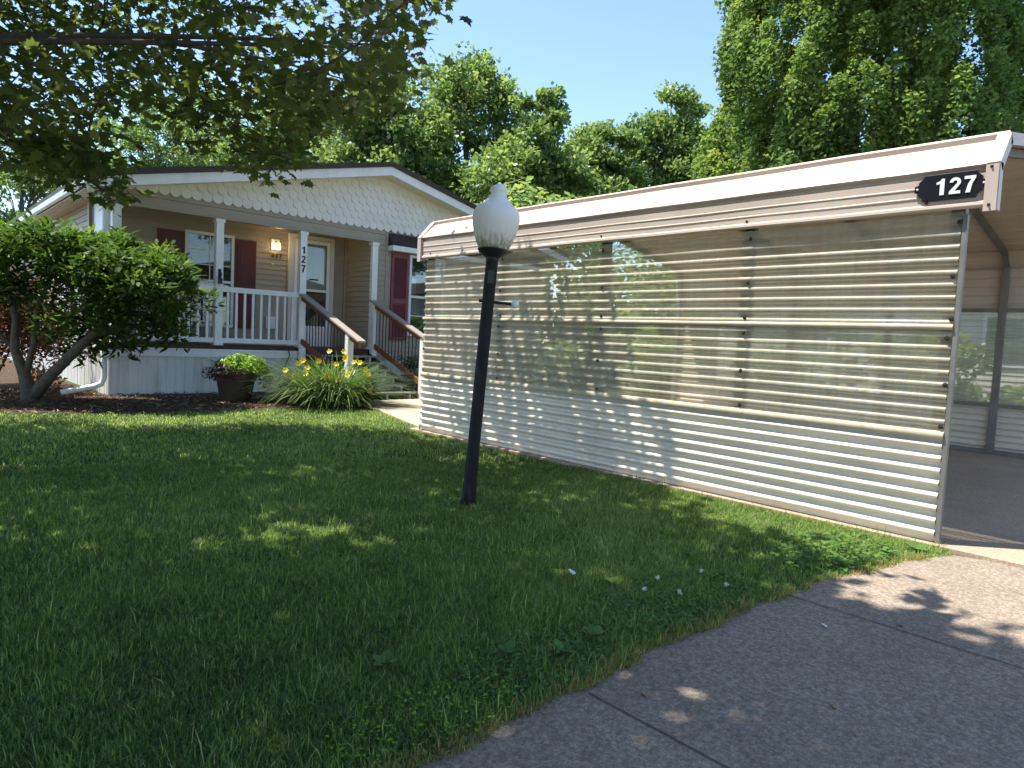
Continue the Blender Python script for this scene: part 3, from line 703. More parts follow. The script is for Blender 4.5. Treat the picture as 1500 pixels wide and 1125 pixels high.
# end trim on the near gable end
tp_ = [(LX-.02,2.105),(LX-.022,2.385),(bx-.016,bz+.020),(XC,zr+.045),(2*XC-bx+.016,bz+.020),(2*XC-LX+.022,2.385),(2*XC-LX+.02,2.105)]
for yy, nm in ((EY0-.004, 'end_trim'), (EY1-.05, 'end_trim')):
    e = MB()
    for a, b in zip(tp_[:-1], tp_[1:]):
        d = Vector((b[0]-a[0],0,b[1]-a[1])).normalized()*.006
        e.beam((a[0]-d.x,yy+.030,a[1]-d.z), (b[0]+d.x,yy+.030,b[1]+d.z), .066, .010, (0,1,0))
        nrm = Vector((d.z,0,-d.x)).normalized()*.035
        e.beam((a[0]+nrm.x,yy-.004,a[1]+nrm.z), (b[0]+nrm.x,yy-.004,b[1]+nrm.z), .008, .070, (0,1,0))
    e.build(nm, TANM, cp)
for yy, z in ((1.13, 2.36), (1.13, 2.135), (1.47, 2.185), (2.70, 2.185), (4.14, 2.185), (5.55, 2.185), (6.8, 2.185)):
    MB().lathe([(.010,0),(.010,.003),(.006,.004),(.006,.010),(.002,.011)], (LX-.024 if yy < 1.2 else LX-.001,yy,z), (-1,0,0), 8).build('screw', SCREW, cp)

# number plaque on the carport
ns_ = thing('number_sign', (LX-.012, 1.34, 2.28), 'black plaque with white numbers 127 fixed to the tan carport edge', 'sign')
a_, b_ = .174, .081
pq = [(-a_+.03,-b_),(a_-.03,-b_),(a_-.025,-b_+.018),(a_,-b_+.04),(a_,-.026),(a_+.022,-.020),(a_+.022,.020),(a_,.026),(a_,b_-.04),(a_-.025,b_-.018),(a_-.03,b_),(-a_+.03,b_),(-a_+.025,b_-.018),(-a_,b_-.04),(-a_,.026),(-a_-.022,.020),(-a_-.022,-.020),(-a_,-.026),(-a_,-b_+.04),(-a_+.025,-b_+.018)]
SX = LX-.010
MB().prism(pq, (SX,1.345,2.272), (0,-1,0), (0,0,1), .009).build('plate', PLAQUE, ns_, bevel=.002)
numerals('127', (SX-.0092,1.425,2.222), (0,-1,0), (0,0,1), .10, .077, NUMW, ns_, .004)
for s in (-1, 1): MB().lathe([(.007,0),(.006,.004),(.002,.005)], (SX-.009,1.345+s*(a_+.006),2.272), (-1,0,0), 10).build('screw', NUMW, ns_)

# ================================================================== LAMP POST
LB = Vector((3.085, 3.715, 0)); ax = Vector((.1515, .022, 1.833)).normalized()
lp = thing('lamp_post', LB, 'leaning black lamp post with white acorn globe standing in the lawn', 'lamp post')
def la(z): return LB+ax*z
MB().lathe([(.075,-.05),(.068,.012),(.049,.045),(.0475,.34),(.044,.352),(.044,1.79),(.044,1.80)], LB, ax, 24).build('pole', POLE, lp, smooth=40)
MB().lathe([(.0445,1.76),(.05,1.78),(.10,1.815),(.112,1.832),(.112,1.838),(.09,1.84)], LB, ax, 28).build('globe_holder', BLACK, lp, smooth=35)
gp = [(.088,1.838),(.100,1.845),(.122,1.89),(.142,1.95),(.155,2.01),(.160,2.06),(.155,2.10),(.138,2.135),(.112,2.155),(.104,2.162),(.102,2.172),(.085,2.185),(.066,2.205),(.056,2.228),(.052,2.246),(.060,2.252),(.063,2.266),(.056,2.282),(.038,2.298),(.020,2.308),(.012,2.318),(.008,2.322)]
gm = MB(); n_ = 72; ax2 = ax; A_ = ax.cross(Vector((0,1,0))).normalized(); B_ = ax.cross(A_)
vs = []
for i, (r, z) in enumerate(gp):
    for k in range(n_):
        rib = 1.05*(1+(.010*(1 if k % 2 else -1) if 1 <= i <= 7 else 0))
        t = 2*PI*k/n_; vs.append(LB+ax*z+(A_*math.cos(t)+B_*math.sin(t))*r*rib)
gm.add(vs, [(i*n_+k, i*n_+(k+1)%n_, (i+1)*n_+(k+1)%n_, (i+1)*n_+k) for i in range(len(gp)-1) for k in range(n_)]+[tuple((len(gp)-1)*n_+k for k in range(n_))])
gm.build('globe', GLOBE, lp, smooth=True)
ar = la(1.47); side = Vector((.74,-.67,-.02)).normalized()
ab = MB().chain([ar-side*.065, ar+side*.17+Vector((0,0,-.01))], .011, 8).build('cross_arm', BLACK, lp)
MB().lathe([(.004,0),(.024,.008),(.032,.028),(.024,.050),(.004,.058)], ar+side*.165+Vector((0,0,-.01)), side, 14).build('ball_end', PLASTIC, ab, smooth=True)
sp = MB(); fwd = Vector((-.62,-.78,0)).normalized(); c0 = la(1.64)+fwd*.047
sp.beam(c0+ax*.05, c0-ax*.05, .045, .012, side); sp.build('outlet_cover', BLACK, lp, bevel=.003)

# ================================================================== PLANTS BY THE HOUSE
pot = thing('planter_pot', (4.20,11.0,0), 'large brown plastic planter pot on the mulch bed', 'pot')
MB().lathe([(.20,.0),(.22,.01),(.245,.10),(.285,.33),(.29,.335),(.31,.34),(.325,.45),(.33,.455),(.315,.46),(.29,.45),(.28,.40),(.0,.40)], (4.20,11.0,.0), n=36).build('body', POTM, pot, smooth=35)
MB().lathe([(.279,.395),(.1,.41),(.002,.412)], (4.20,11.0,0), n=24).build('potting_soil', MULCH, pot)
pp = thing('potted_plant', (4.20,11.0,.41), 'lime green and purple foliage spilling over the brown planter pot', 'plant')
def mound(c, rx, ry, rz, n, size, shape, mat, name, parent, up=.4, lo=-.2, t0=.5):
    d = rnd_dirs(n); d = d[d[:,2] > lo]; n = len(d); r = .55+.45*rng.random(n)**.5; r *= 1+.12*np.sin(d[:,0]*7+1)*np.sin(d[:,1]*6)
    P = np.array(c)+d*r[:,None]*np.array([rx,ry,rz])
    V, F = scatter(P, d+rnd_dirs(n)*.7+np.array([0,0,up]), rnd_dirs(n)+d, size*(.6+.8*rng.random(n)), shape)
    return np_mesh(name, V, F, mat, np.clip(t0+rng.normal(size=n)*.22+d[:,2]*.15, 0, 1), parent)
mound((4.30,11.0,.52), .40,.36,.24, 2600, .05, 'oval', LIMEL, 'lime_foliage', pp)
mound((4.02,10.88,.46), .36,.34,.14, 900, .05, 'lance', PURPL, 'purple_foliage', pp, 0, -.6)
mound((4.62,10.85,.42), .10,.12,.20, 200, .04, 'oval', LIMEL, 'trailing_foliage', pp, 0, -1)
sp_ = MB()
for i in range(26):
    a = random.uniform(2.4, 4.2); s = Vector((4.0,10.95,.47)); e = s+Vector((math.cos(a)*random.uniform(.2,.38), math.sin(a)*.25-.05, random.uniform(-.05,.25))); sp_.chain([s, s.lerp(e,.5)+Vector((0,0,.06)), e], [.004,.003,.001], 4)
sp_.build('purple_stems', PURPL, pp)

lily = thing('daylily_clump', (5.42,10.1,0), 'daylily clump with arching grassy leaves and yellow flowers beside the steps', 'plant')
def blades(base, n, L, spread, w, seg=5, droop=1.0):
    """arching strap leaves; returns verts, quads"""
    V = []; F = []; off = 0
    for i in range(n):
        a = rng.uniform(0, 2*PI); r = spread*math.sqrt(rng.random()); b = np.array([base[0]+r*math.cos(a)*1.2, base[1]+r*math.sin(a), base[2]])
        h = np.array([math.cos(a+rng.normal()*.6), math.sin(a+rng.normal()*.6), 0]); l = L*(.6+.55*rng.random()); th = rng.uniform(.05,.75)+.35*r/spread
        p = b.copy(); pts = [p.copy()]
        for k in range(seg):
            d = h*math.sin(th)+np.array([0,0,math.cos(th)]); p = p+d*l/seg; pts.append(p.copy()); th += droop*(.20+.24*k/seg)*rng.uniform(.7,1.4)
        sd = np.cross(h, [0,0,1]); 
        for k, q in enumerate(pts):
            ww = w*(1-.92*(k/seg)**1.6)*(.6 if k == 0 else 1)
            V += [q-sd*ww/2, q+sd*ww/2]
        F += [(off+2*k, off+2*k+1, off+2*k+3, off+2*k+2) for k in range(seg)]; off += 2*(seg+1)
    V = np.array(V); V[:,2] = np.maximum(V[:,2], .01); return V, np.array(F)
V, F = blades((5.42,10.1,0), 1700, 1.12, .40, .024)
np_mesh('leaves', V, F, LILYL, np.repeat(np.clip(rng.normal(.5,.25,1700),0,1), 5), lily)
def flower(c, size, facing):
    fz = Vector(facing).normalized(); a = fz.cross(Vector((.1,.2,1))).normalized(); b = fz.cross(a); V = []; F = []
    for k in range(6):
        t = 2*PI*k/6; dr = a*math.cos(t)+b*math.sin(t); sd = a*-math.sin(t)+b*math.cos(t); wd = .34 if k % 2 else .24
        pts = [(0,0,.04),(.35,-.02,wd*.7),(.75,.28,wd),(1.0,.20,.06)]
        o = len(V)
        for r, h, w in pts: V += [c+dr*r*size+fz*(h+.1)*size-sd*w*size, c+dr*r*size+fz*(h+.1)*size+sd*w*size]
        F += [(o+2*i, o+2*i+1, o+2*i+3, o+2*i+2) for i in range(3)]
    return np.array([tuple(v) for v in V]), np.array(F)
stm = MB()
fl = [(-.78,.05,.55),(-.52,-.15,.60),(-.62,-.30,.52),(-.33,-.40,.50),(-.05,-.20,.66),(.02,-.42,.50),(.22,.0,.74),(.33,-.28,.70),(.55,-.1,.58),(.62,.12,.52),(.05,-.62,.24),(.38,-.55,.28),(.36,.30,.86),(.12,.35,.85),(-.2,.1,.70),(-.42,.2,.70),(.15,-.3,.58),(-.15,-.45,.42),(.45,-.35,.50),(-.7,-.1,.48),(.28,.1,.78),(-.55,.1,.66),(.5,.2,.68)]
for dx, dy, dz in fl:
    c = Vector((5.42+dx, 10.1+dy, dz)); s = Vector((5.42+dx*.45, 10.1+dy*.45, .02)); stm.chain([s, s.lerp(c,.6)+Vector((0,0,.08)), c], [.006,.005,.004], 5)
    V, F = flower(c, .050, (-.5+random.uniform(-.3,.3), -.7, .45+random.uniform(-.3,.4)))
    np_mesh('flower', V, F, PETAL, rng.random(len(F)), lily)
stm.build('flower_stems', LILYL, lily)

cb = MB(); cb.chain([(5.70,YF-.06,.79),(5.71,YF-.08,.70),(5.62,YF-.10,.50),(5.52,YF-.12,.34),(5.49,YF-.13,.20),(5.55,YF-.16,.03),(5.7,YF-.3,.015)], .011, 8)
tag(cb.build('cable', CABLE, loc=(5.6,YF-.1,0), smooth=True), 'black cable hanging from the deck edge down the white skirting', 'cable')

def shrub(name, label, base, stems, clumps, mat, nleaf, size, shape, bark=BARKS, cat='shrub', cr=.30, t_up=.25):
    root = thing(name, (base[0],base[1],0), label, cat); tr = MB()
    ends = []
    for st_ in stems:
        pts = [Vector(p) for p, r in st_]; tr.chain(pts, [r for p, r in st_], 8); ends += pts[1:]
    P = []; T = []; DD = []
    for c in clumps:
        c = Vector(c[:3]); e = min(ends, key=lambda q: (q-c).length); limb(tr, e, c, .013, .004, .14, 5, 4)
        m = int(nleaf/len(clumps)); d = rnd_dirs(m)*(rng.random(m)**.5)[:,None]
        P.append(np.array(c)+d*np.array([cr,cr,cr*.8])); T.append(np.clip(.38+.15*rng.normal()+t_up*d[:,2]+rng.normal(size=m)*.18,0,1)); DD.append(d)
    tr.build('trunk', bark, root, smooth=True)
    P = np.concatenate(P); T = np.concatenate(T); DD = np.concatenate(DD); n = len(P)
    V, F = scatter(P, rnd_dirs(n)*.8+np.array([0,0,.9]), DD*1.2+rnd_dirs(n)*.6+np.array([0,0,.25]), size*(.65+.6*rng.random(n)), shape)
    np_mesh('crown', V, F, mat, T, root); return root
B = (1.57,11.6,0)
stems = [[((1.57,11.6,-.05),.13),((1.56,11.61,.15),.11),((1.50,11.66,.40),.075),((1.40,11.74,.75),.06),((1.42,11.75,1.15),.048),((1.34,11.8,1.6),.03),((1.30,11.8,2.0),.018)],
         [((1.60,11.58,.10),.10),((1.80,11.42,.42),.08),((2.05,11.2,.78),.072),((2.25,11.0,1.02),.06),((2.42,10.88,1.40),.045),((2.5,10.8,1.9),.025)],
         [((2.2,11.05,.98),.05),((2.55,10.78,1.12),.04),((2.9,10.5,1.2),.026),((3.1,10.3,1.4),.015)],
         [((1.52,11.64,.40),.05),((1.60,11.6,.8),.04),((1.62,11.58,1.2),.032),((1.75,11.5,1.7),.02),((1.9,11.4,2.1),.012)],
         [((1.40,11.74,.75),.04),((1.15,11.95,1.05),.032),((.8,12.2,1.4),.02),((.55,12.4,1.8),.012)],
         [((2.42,10.88,1.40),.03),((2.15,11.1,1.8),.022),((2.1,11.15,2.2),.012)]]
cl = [(2.02+q*.73+w_*.68, 11.3-q*.68+w_*.73, z_) for q, w_, z_ in ((-.2,.2,1.0),(.0,.25,.85),(.25,.2,.95),(.1,.3,1.15),(-.35,.3,1.2),(.35,.3,1.1),(-.1,.35,.7),(.5,.1,.9),(.7,0,.85),(-.45,.25,.95))]
while len(cl) < 155:
    t = rng.random(); s = rng.uniform(-1.75, 1.60); q = rng.uniform(-.8, .8)
    z = rng.uniform(.95, 2.36)
    ztop = 2.38-.10*max(0, s-.2)-.42*max(0, s-.6)**1.3; zlow = 1.12-.25*max(0, s-.3) if s > 0 else 1.25
    if s > .5: zlow = .98
    if not zlow < z < ztop: continue
    # hollow middle: foliage sits on the outside of the crown
    if abs(q) < .35 and z < ztop-.45 and s < 1.2 and rng.random() < .85: continue
    if q < 0 and z < 1.5 and s < .35 and rng.random() < .75: continue
    if abs(q) > .8-.25*abs(s)/1.7: continue
    cl.append((2.02+s*.73+q*.68, 11.3-s*.68+q*.73, z))
shrub('shrub_tree', 'multi stemmed dark green shrub tree at the left corner of the house', B, stems, cl, SHRUBL, 13500, .150, 'lance', cr=.25)
cl = [(.9+rng.uniform(-1.8,1.25), 13.5+rng.uniform(-.9,1.6), rng.uniform(.15,1.55)+.35*rng.random()) for i in range(130)]
shrub('barberry_bush', 'reddish brown bush behind the shrub tree at the left edge', (1.0,13.4,0), [[((1.0+dx,13.4,-.05),.02),((1.0+dx*2.5,13.4+dy,.9),.012)] for dx, dy in ((-.3,.2),(-.1,-.2),(.1,.2),(.25,-.1))], cl, BARBL, 24000, .06, 'oval', cr=.30)
cl = [(8.3+rng.uniform(-.4,.6), 11.75+rng.uniform(-.25,.3), rng.uniform(.15,.75)) for i in range(24)]
shrub('foundation_shrub', 'small dark shrub against the house right of the steps', (8.3,11.75,0), [[((8.3+d_,11.75,-.05),.015),((8.3+d_*2,11.75,.5),.01)] for d_ in (-.15,.05,.2)], cl, SHRUBL, 2200, .06, 'oval', cr=.2)

# ================================================================== TREES BEHIND
BG = [
 ('T1', 'tall tree with rounded top just left of the lamp globe', [(19.0,24.35,11.93,2.1,1.65),(18.1,24.97,9.48,1.95,1.8),(20.19,23.06,9.91,1.44,2.1),(19.18,23.82,7.6,2.3,1.6)], 15000),
 ('T2', 'bushy tree with one leaning top just right of the lamp globe', [(18.65,19.0,9.73,.99,1.25),(18.25,19.22,8.02,1.56,1.3),(17.57,19.75,6.94,1.56,1.17),(19.1,18.36,7.3,1.3,1.17),(18.4,19.1,5.6,1.8,1.2)], 13000),
 ('T3', 'lowest of the trees above the middle of the carport roof', [(23.88,21.03,10.4,1.55,1.18),(23.46,21.29,8.83,1.86,1.4),(24.71,20.17,9.37,1.4,1.55),(23.9,20.9,7.2,2.2,1.4)], 12000),
 ('T4', 'tall airy tree left of the dense columnar tree', [(28.63,19.55,12.67,1.25,1.32),(27.69,20.27,10.97,1.81,1.49),(28.97,19.04,10.56,1.58,1.49),(28.11,19.72,9.0,2.1,1.5)], 13000),
 ('T5', 'small distant tree touching the left side of the columnar tree', [(33.76,20.19,12.03,1.18,1.18),(34.1,19.77,10.6,1.7,1.4)], 5500),
 ('T6', 'tree behind the house roof right of its peak, partly behind maple leaves', [(15.26,24.95,10.36,1.68,1.54),(16.07,24.09,9.16,1.68,1.68),(14.42,25.58,8.63,1.68,1.68),(15.44,24.51,7.0,2.0,1.5)], 14000),
 ('T7', 'tree behind the middle of the house roof, mostly hidden by maple leaves', [(14.17,30.1,10.55,2.33,2.17),(12.78,31.21,8.61,2.17,1.71),(14.82,29.29,8.43,1.86,1.55)], 11000),
 ('T8', 'far tree seen through the maple leaves above the left roof slope', [(11.55,36.68,10.86,3.06,2.38),(9.78,38.16,9.06,2.72,2.04),(12.77,35.36,8.91,2.38,1.7),(11.2,37,6.8,3.2,1.8)], 12000),
 ('T9', 'far pale tree beyond the left eave of the house', [(7.03,46.23,9.36,3.23,2.47),(8.72,44.8,10.98,2.66,2.28),(5.62,47.33,6.99,3.04,2.28),(3.4,49.52,8.37,3.42,3.42),(5.0,48,4.2,3.6,2.2)], 14000)]
for k, lab, lobes, n in BG:
    b = (sum(l[0] for l in lobes)/len(lobes), sum(l[1] for l in lobes)/len(lobes))
    bg_tree('deciduous_tree', lab, b, lobes, int(n*1.75), .19)

# columnar tree
ct = thing('columnar_tree', (21.0,8.3,0), 'dense tall columnar tree with bright leaf tips behind the carport roof', 'tree')
tr = MB(); limb(tr, (21.0,8.3,-.1), (21.0,8.3,13), .30, .06, .01, 10, 8)
P = []; T = []; DZ = []
for i in range(1150):
    a = rng.uniform(0, 2*PI); z = rng.uniform(1.6, 15.5); R = 4.05*(1 if z > 5 else .80+.04*z)*(1-max(0,(z-9)/11)**1.7)*(1+.10*math.sin(a*5+z*.7)+.05*math.sin(z*2.1+a*3))
    r = R*(rng.uniform(.84,1.0) if i % 3 else rng.uniform(.35,.8)); c = np.array([21+r*math.cos(a), 8.3+r*math.sin(a), z]); m = 340
    if i % 24 == 0: limb(tr, (21,8.3,max(.8,z-2.2)), c, .045, .012, .06, 4, 4)
    d = rnd_dirs(m)*(rng.random(m)**.5)[:,None]; tall = rng.uniform(.6,1.2)
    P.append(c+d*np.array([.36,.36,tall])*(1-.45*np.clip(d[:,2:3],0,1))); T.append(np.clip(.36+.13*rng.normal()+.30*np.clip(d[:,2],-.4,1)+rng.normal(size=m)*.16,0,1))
P = np.concatenate(P); T = np.concatenate(T); n = len(P)
tr.build('trunk', BARKG, ct, smooth=True)
out = P-np.array([21,8.3,0]); out[:,2] = 0; out /= np.linalg.norm(out, axis=1, keepdims=True)+1e-6
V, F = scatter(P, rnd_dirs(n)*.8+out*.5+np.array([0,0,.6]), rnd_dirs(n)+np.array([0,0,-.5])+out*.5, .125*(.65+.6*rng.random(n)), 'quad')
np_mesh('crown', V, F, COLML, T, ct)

# beyond the carport
nh = thing('neighbour_house', (19,2,0), 'pale neighbouring house seen blurred through the far carport panels', 'house')
siding((16.4,9.6), (16.4,-4), .35, 2.9, (-1,0,0), .12).build('wall', NEIGH, nh)
MB().box(16.43, 22, -4, 9.6, .0, 2.9).build('body', NEIGH, nh)
r = MB(); r.add([(16.0,-4.3,2.86),(19.2,-4.3,3.7),(22.4,-4.3,2.86),(16.0,9.9,2.86),(19.2,9.9,3.7),(22.4,9.9,2.86)], [(0,3,4,1),(1,4,5,2),(0,1,2),(5,4,3),(0,2,5,3)]); r.build('roof', BROWNR, nh)
for y in (-1.0, 3.2, 7.2):
    w = MB().box(16.36,16.395,y-.5,y+.5,1.1,2.3).build('window', TRIMW, nh); MB().box(16.35,16.358,y-.43,y+.43,1.17,2.23).build('pane', GLASS, w)
def bush(x, y, h, r, lab, mat=TREEL, n=2600):
    cl = [(x+rng.normal()*r*.45, y+rng.normal()*r*.45, rng.uniform(.15,h-.2)) for i in range(26)]
    shrub('garden_bush', lab, (x,y,0), [[((x+d_,y,-.05),.03),((x+d_*2,y,h*.6),.015)] for d_ in (-.2,0,.2)], cl, mat, n, .11, 'oval', cr=.34)
bush(13.9, 9.6, 1.5, 1.0, 'green bush seen through the middle clear panels beyond the carport')
bush(14.6, 4.4, 1.9, 1.3, 'green bush seen through the far panels right of the carport post', n=6500)
bush(14.2, 1.6, 1.6, 1.2, 'wide green bush before the neighbouring house at the right edge', n=5500)
bush(13.6, 6.6, 1.3, .9, 'low green bush seen through the far panels left of the carport post')

bush(13.2, 14.5, 2.4, 1.5, 'tall green bush beyond the far end of the carport', n=13000)
bush(15.5, 12.4, 2.6, 1.6, 'tall round bush between the trees beyond the carport', n=13000)
bush(11.2, 11.2, 1.2, .8, 'low bush behind the carport nearest the house', n=2200)
for i, (x, y, h) in enumerate(((14.6,15.2,5.5),(20,15,4.5),(23,11.5,4.2),(25,15.5,4.6),(18,22,4.4),(27,5,4.5),(26,-1,4.5))):
    hb = thing('hedge_tree', (x,y,0), ['hedge tree seen through the clear panels nearest the house','hedge tree behind the carport below the leaning tree top','hedge tree beside the foot of the columnar tree','hedge tree behind the low trees above the carport','hedge tree behind the house end of the carport','hedge tree behind the neighbouring house','hedge tree at the far right behind the neighbouring house'][i], 'tree', 'hedge trees beyond the carport')
    m = MB(); m.chain([(x,y,-.05),(x,y,2.2)], [.12,.06], 8); m.build('trunk', BARKG, hb)
    mound((x,y,h*.45), 2.9,2.9,h*.62, 7000, .22, 'quad', TREEL, 'crown', hb, .4, -.8)
# trees across the road, behind the photographer; the house windows mirror them
src = [o for o in COL.objects if o.name.startswith('deciduous_tree') and o.type == 'EMPTY']
for i, (x, y) in enumerate(((6,-16.5),(10.5,-13.5),(14,-11),(18,-15),(22,-9))):
    c = copy_tree(src[(0,5,2,6,1,7,0)[i]], (x, y, 0)); c.rotation_euler = (0,0,i*1.3)
    tag(c, 'leafy tree across the road behind the photographer, seen only mirrored in the house windows', 'tree', 'trees across the road')
# ================================================================== MAPLE
mp = thing('maple_tree', (-1.3,5.6,0), 'big maple overhanging the lawn with dark leaves at the upper left', 'tree')
tr = MB(); TB = Vector((-1.3,5.6,0))
tk = limb(tr, (-1.3,5.6,-.1), (-1.1,5.7,7.5), .26, .09, .03, 12, 10)
def lift(az):   # how high the skirt of the crown hangs, as a slope seen from the driveway side
    return np.interp(az, [-60,-20,0,6,9.8,13,16.1,19,23.3,25.7,28.5,31.5,33.5,35.6,40,48,180], [14,14,10,9.8,9.4,12.9,14.2,14.4,14.2,15.4,16.0,17.2,20.2,22.7,25.8,31,33])
P = []; T = []; clumps = []
tries = 0
while len(clumps) < 1150 and tries < 200000:
    tries += 1
    x, y, z = rng.uniform(-6.5,4.0), rng.uniform(-.5,11.0), rng.uniform(2.2,8.6)
    e = ((x+.9)/5.1)**2+((y-5.2)/5.9)**2+((z-4.6)/4.2)**2
    if e > 1 or (e < .35 and rng.random() < .6): continue
    dist = math.hypot(x, y); az = math.degrees(math.atan2(x, y)); el = math.degrees(math.atan2(z-1.2, dist))
    lo = lift(az)
    if el < lo+2.2: continue
    if math.sqrt(dist**2+(z-1.2)**2) < 4.2 and el < 34: continue
    def lands(h): return x+.28*(z-h), y-.30*(z-h)      # where its shade falls at height h
    if lands(2.5)[0] > 4.45: continue
    X, Y = lands(.4)
    if X > 3.9 and Y < 3.3: continue
    if X > 4.6 and (Y < 3.7 or Y > 6.3): continue
    X, Y = lands(0)
    if X > 3.2 and Y < 2.0 and rng.random() < .8: continue
    if Y > 8.2 and X > 1.6 : continue
    if Y > 8.6 and rng.random() < .6: continue
    if el > 34 and len(clumps) > 700: continue
    clumps.append((x, y, z))
for (x, y, z) in clumps:
    c = np.array([x, y, z]); dist = math.hypot(x, y); el = math.degrees(math.atan2(z-1.2, dist)); az = math.degrees(math.atan2(x, y))
    vis = el < 36 and -6 < az < 62
    lo = lift(az); m = 62 if vis else 28; rr = .52
    d = rnd_dirs(m)*(rng.random(m)**.5)[:,None]; p = c+d*np.array([rr, rr, rr*.7])
    pa = np.degrees(np.arctan2(p[:,2]-1.2, np.hypot(p[:,0], p[:,1]))); pl_ = np.interp(np.degrees(np.arctan2(p[:,0], p[:,1])), [-60,-20,0,6,9.8,13,16.1,19,23.3,25.7,28.5,31.5,33.5,35.6,40,48,180], [14,14,10,9.8,9.4,12.9,14.2,14.4,14.2,15.4,16.0,17.2,20.2,22.7,25.8,31,33])
    p = p[pa > pl_]
    P.append((vis, p))
# extra clumps high in the crown, unseen, added to shade driveway and lawn
for i in range(330):
    x, y, z = rng.uniform(-4.0,1.3), rng.uniform(.6,5.6), rng.uniform(6.0,8.8)
    X, Y = x+.28*z, y-.30*z
    if X > 3.3-.35*max(0, 1.6-Y)*0 or (X > 2.6 and Y > 1.2 and rng.random() < .6): continue
    d = rnd_dirs(34)*(rng.random(34)**.5)[:,None]; P.append((False, np.array([x,y,z])+d*np.array([.6,.6,.35])))
# sprays that hang from the skirt of the crown
sprays = []
for a0, a1, e0, e1, q in ((20.2,25.0,11.6,14.5,15),(16,20,14,16.5,8),(7.5,13,9.0,12.5,30),(-2,7,10.5,15,30),(25,30,15,18,14),(30,34,17.5,22,10)):
    for i in range(q):
        a, e, dd = math.radians(rng.uniform(a0,a1)), math.radians(rng.uniform(e0,e1)), rng.uniform(5.4,6.9)
        c = np.array([dd*math.sin(a), dd*math.cos(a), 1.2+dd*math.tan(e)]); sprays.append(tuple(c))
        m = 17; d = rnd_dirs(m)*(rng.random(m)**.5)[:,None]; P.append((True, c+d*np.array([.30,.30,.20])))
# limbs reach the clumps
for i in range(0, len(clumps), 9):
    c = Vector(clumps[i]); k = min(9, max(2, int((c.z-1.2)/7*10))); a = tk[k]
    pts = limb(tr, a, c, .032+.01*random.random(), .008, .12, 6, 8)
    for j in range(1, 9):
        if i+j < len(clumps):
            q = Vector(clumps[i+j])
            if (q-c).length < 2.6: limb(tr, pts[5], q, .016, .005, .10, 5, 5)
clumps += sprays; nb_ = len(clumps)
for cI in range(0, nb_):
    c = Vector(clumps[cI])
    best = min((Vector(clumps[j]) for j in range(nb_) if j != cI), key=lambda q: (q-c).length)
    limb(tr, c, best, .009, .005, .10, 4, 3)
tr.build('trunk', BARK, mp, smooth=True)
for flag, shape, nm in ((True, 'maple', 'lower_crown'), (False, 'quad', 'upper_crown')):
    Q = np.concatenate([p for v, p in P if v == flag]); n = len(Q)
    N = rnd_dirs(n)*.75+np.array([0,0,.9]); D = rnd_dirs(n)+np.array([0,0,-.55])
    s = (.092 if flag else .20)*(.65+.6*rng.random(n))
    V, F = scatter(Q, N, D, s, shape)
    np_mesh(nm, V, F, MAPLE, np.clip(rng.normal(.45,.22,n),0,1), mp)

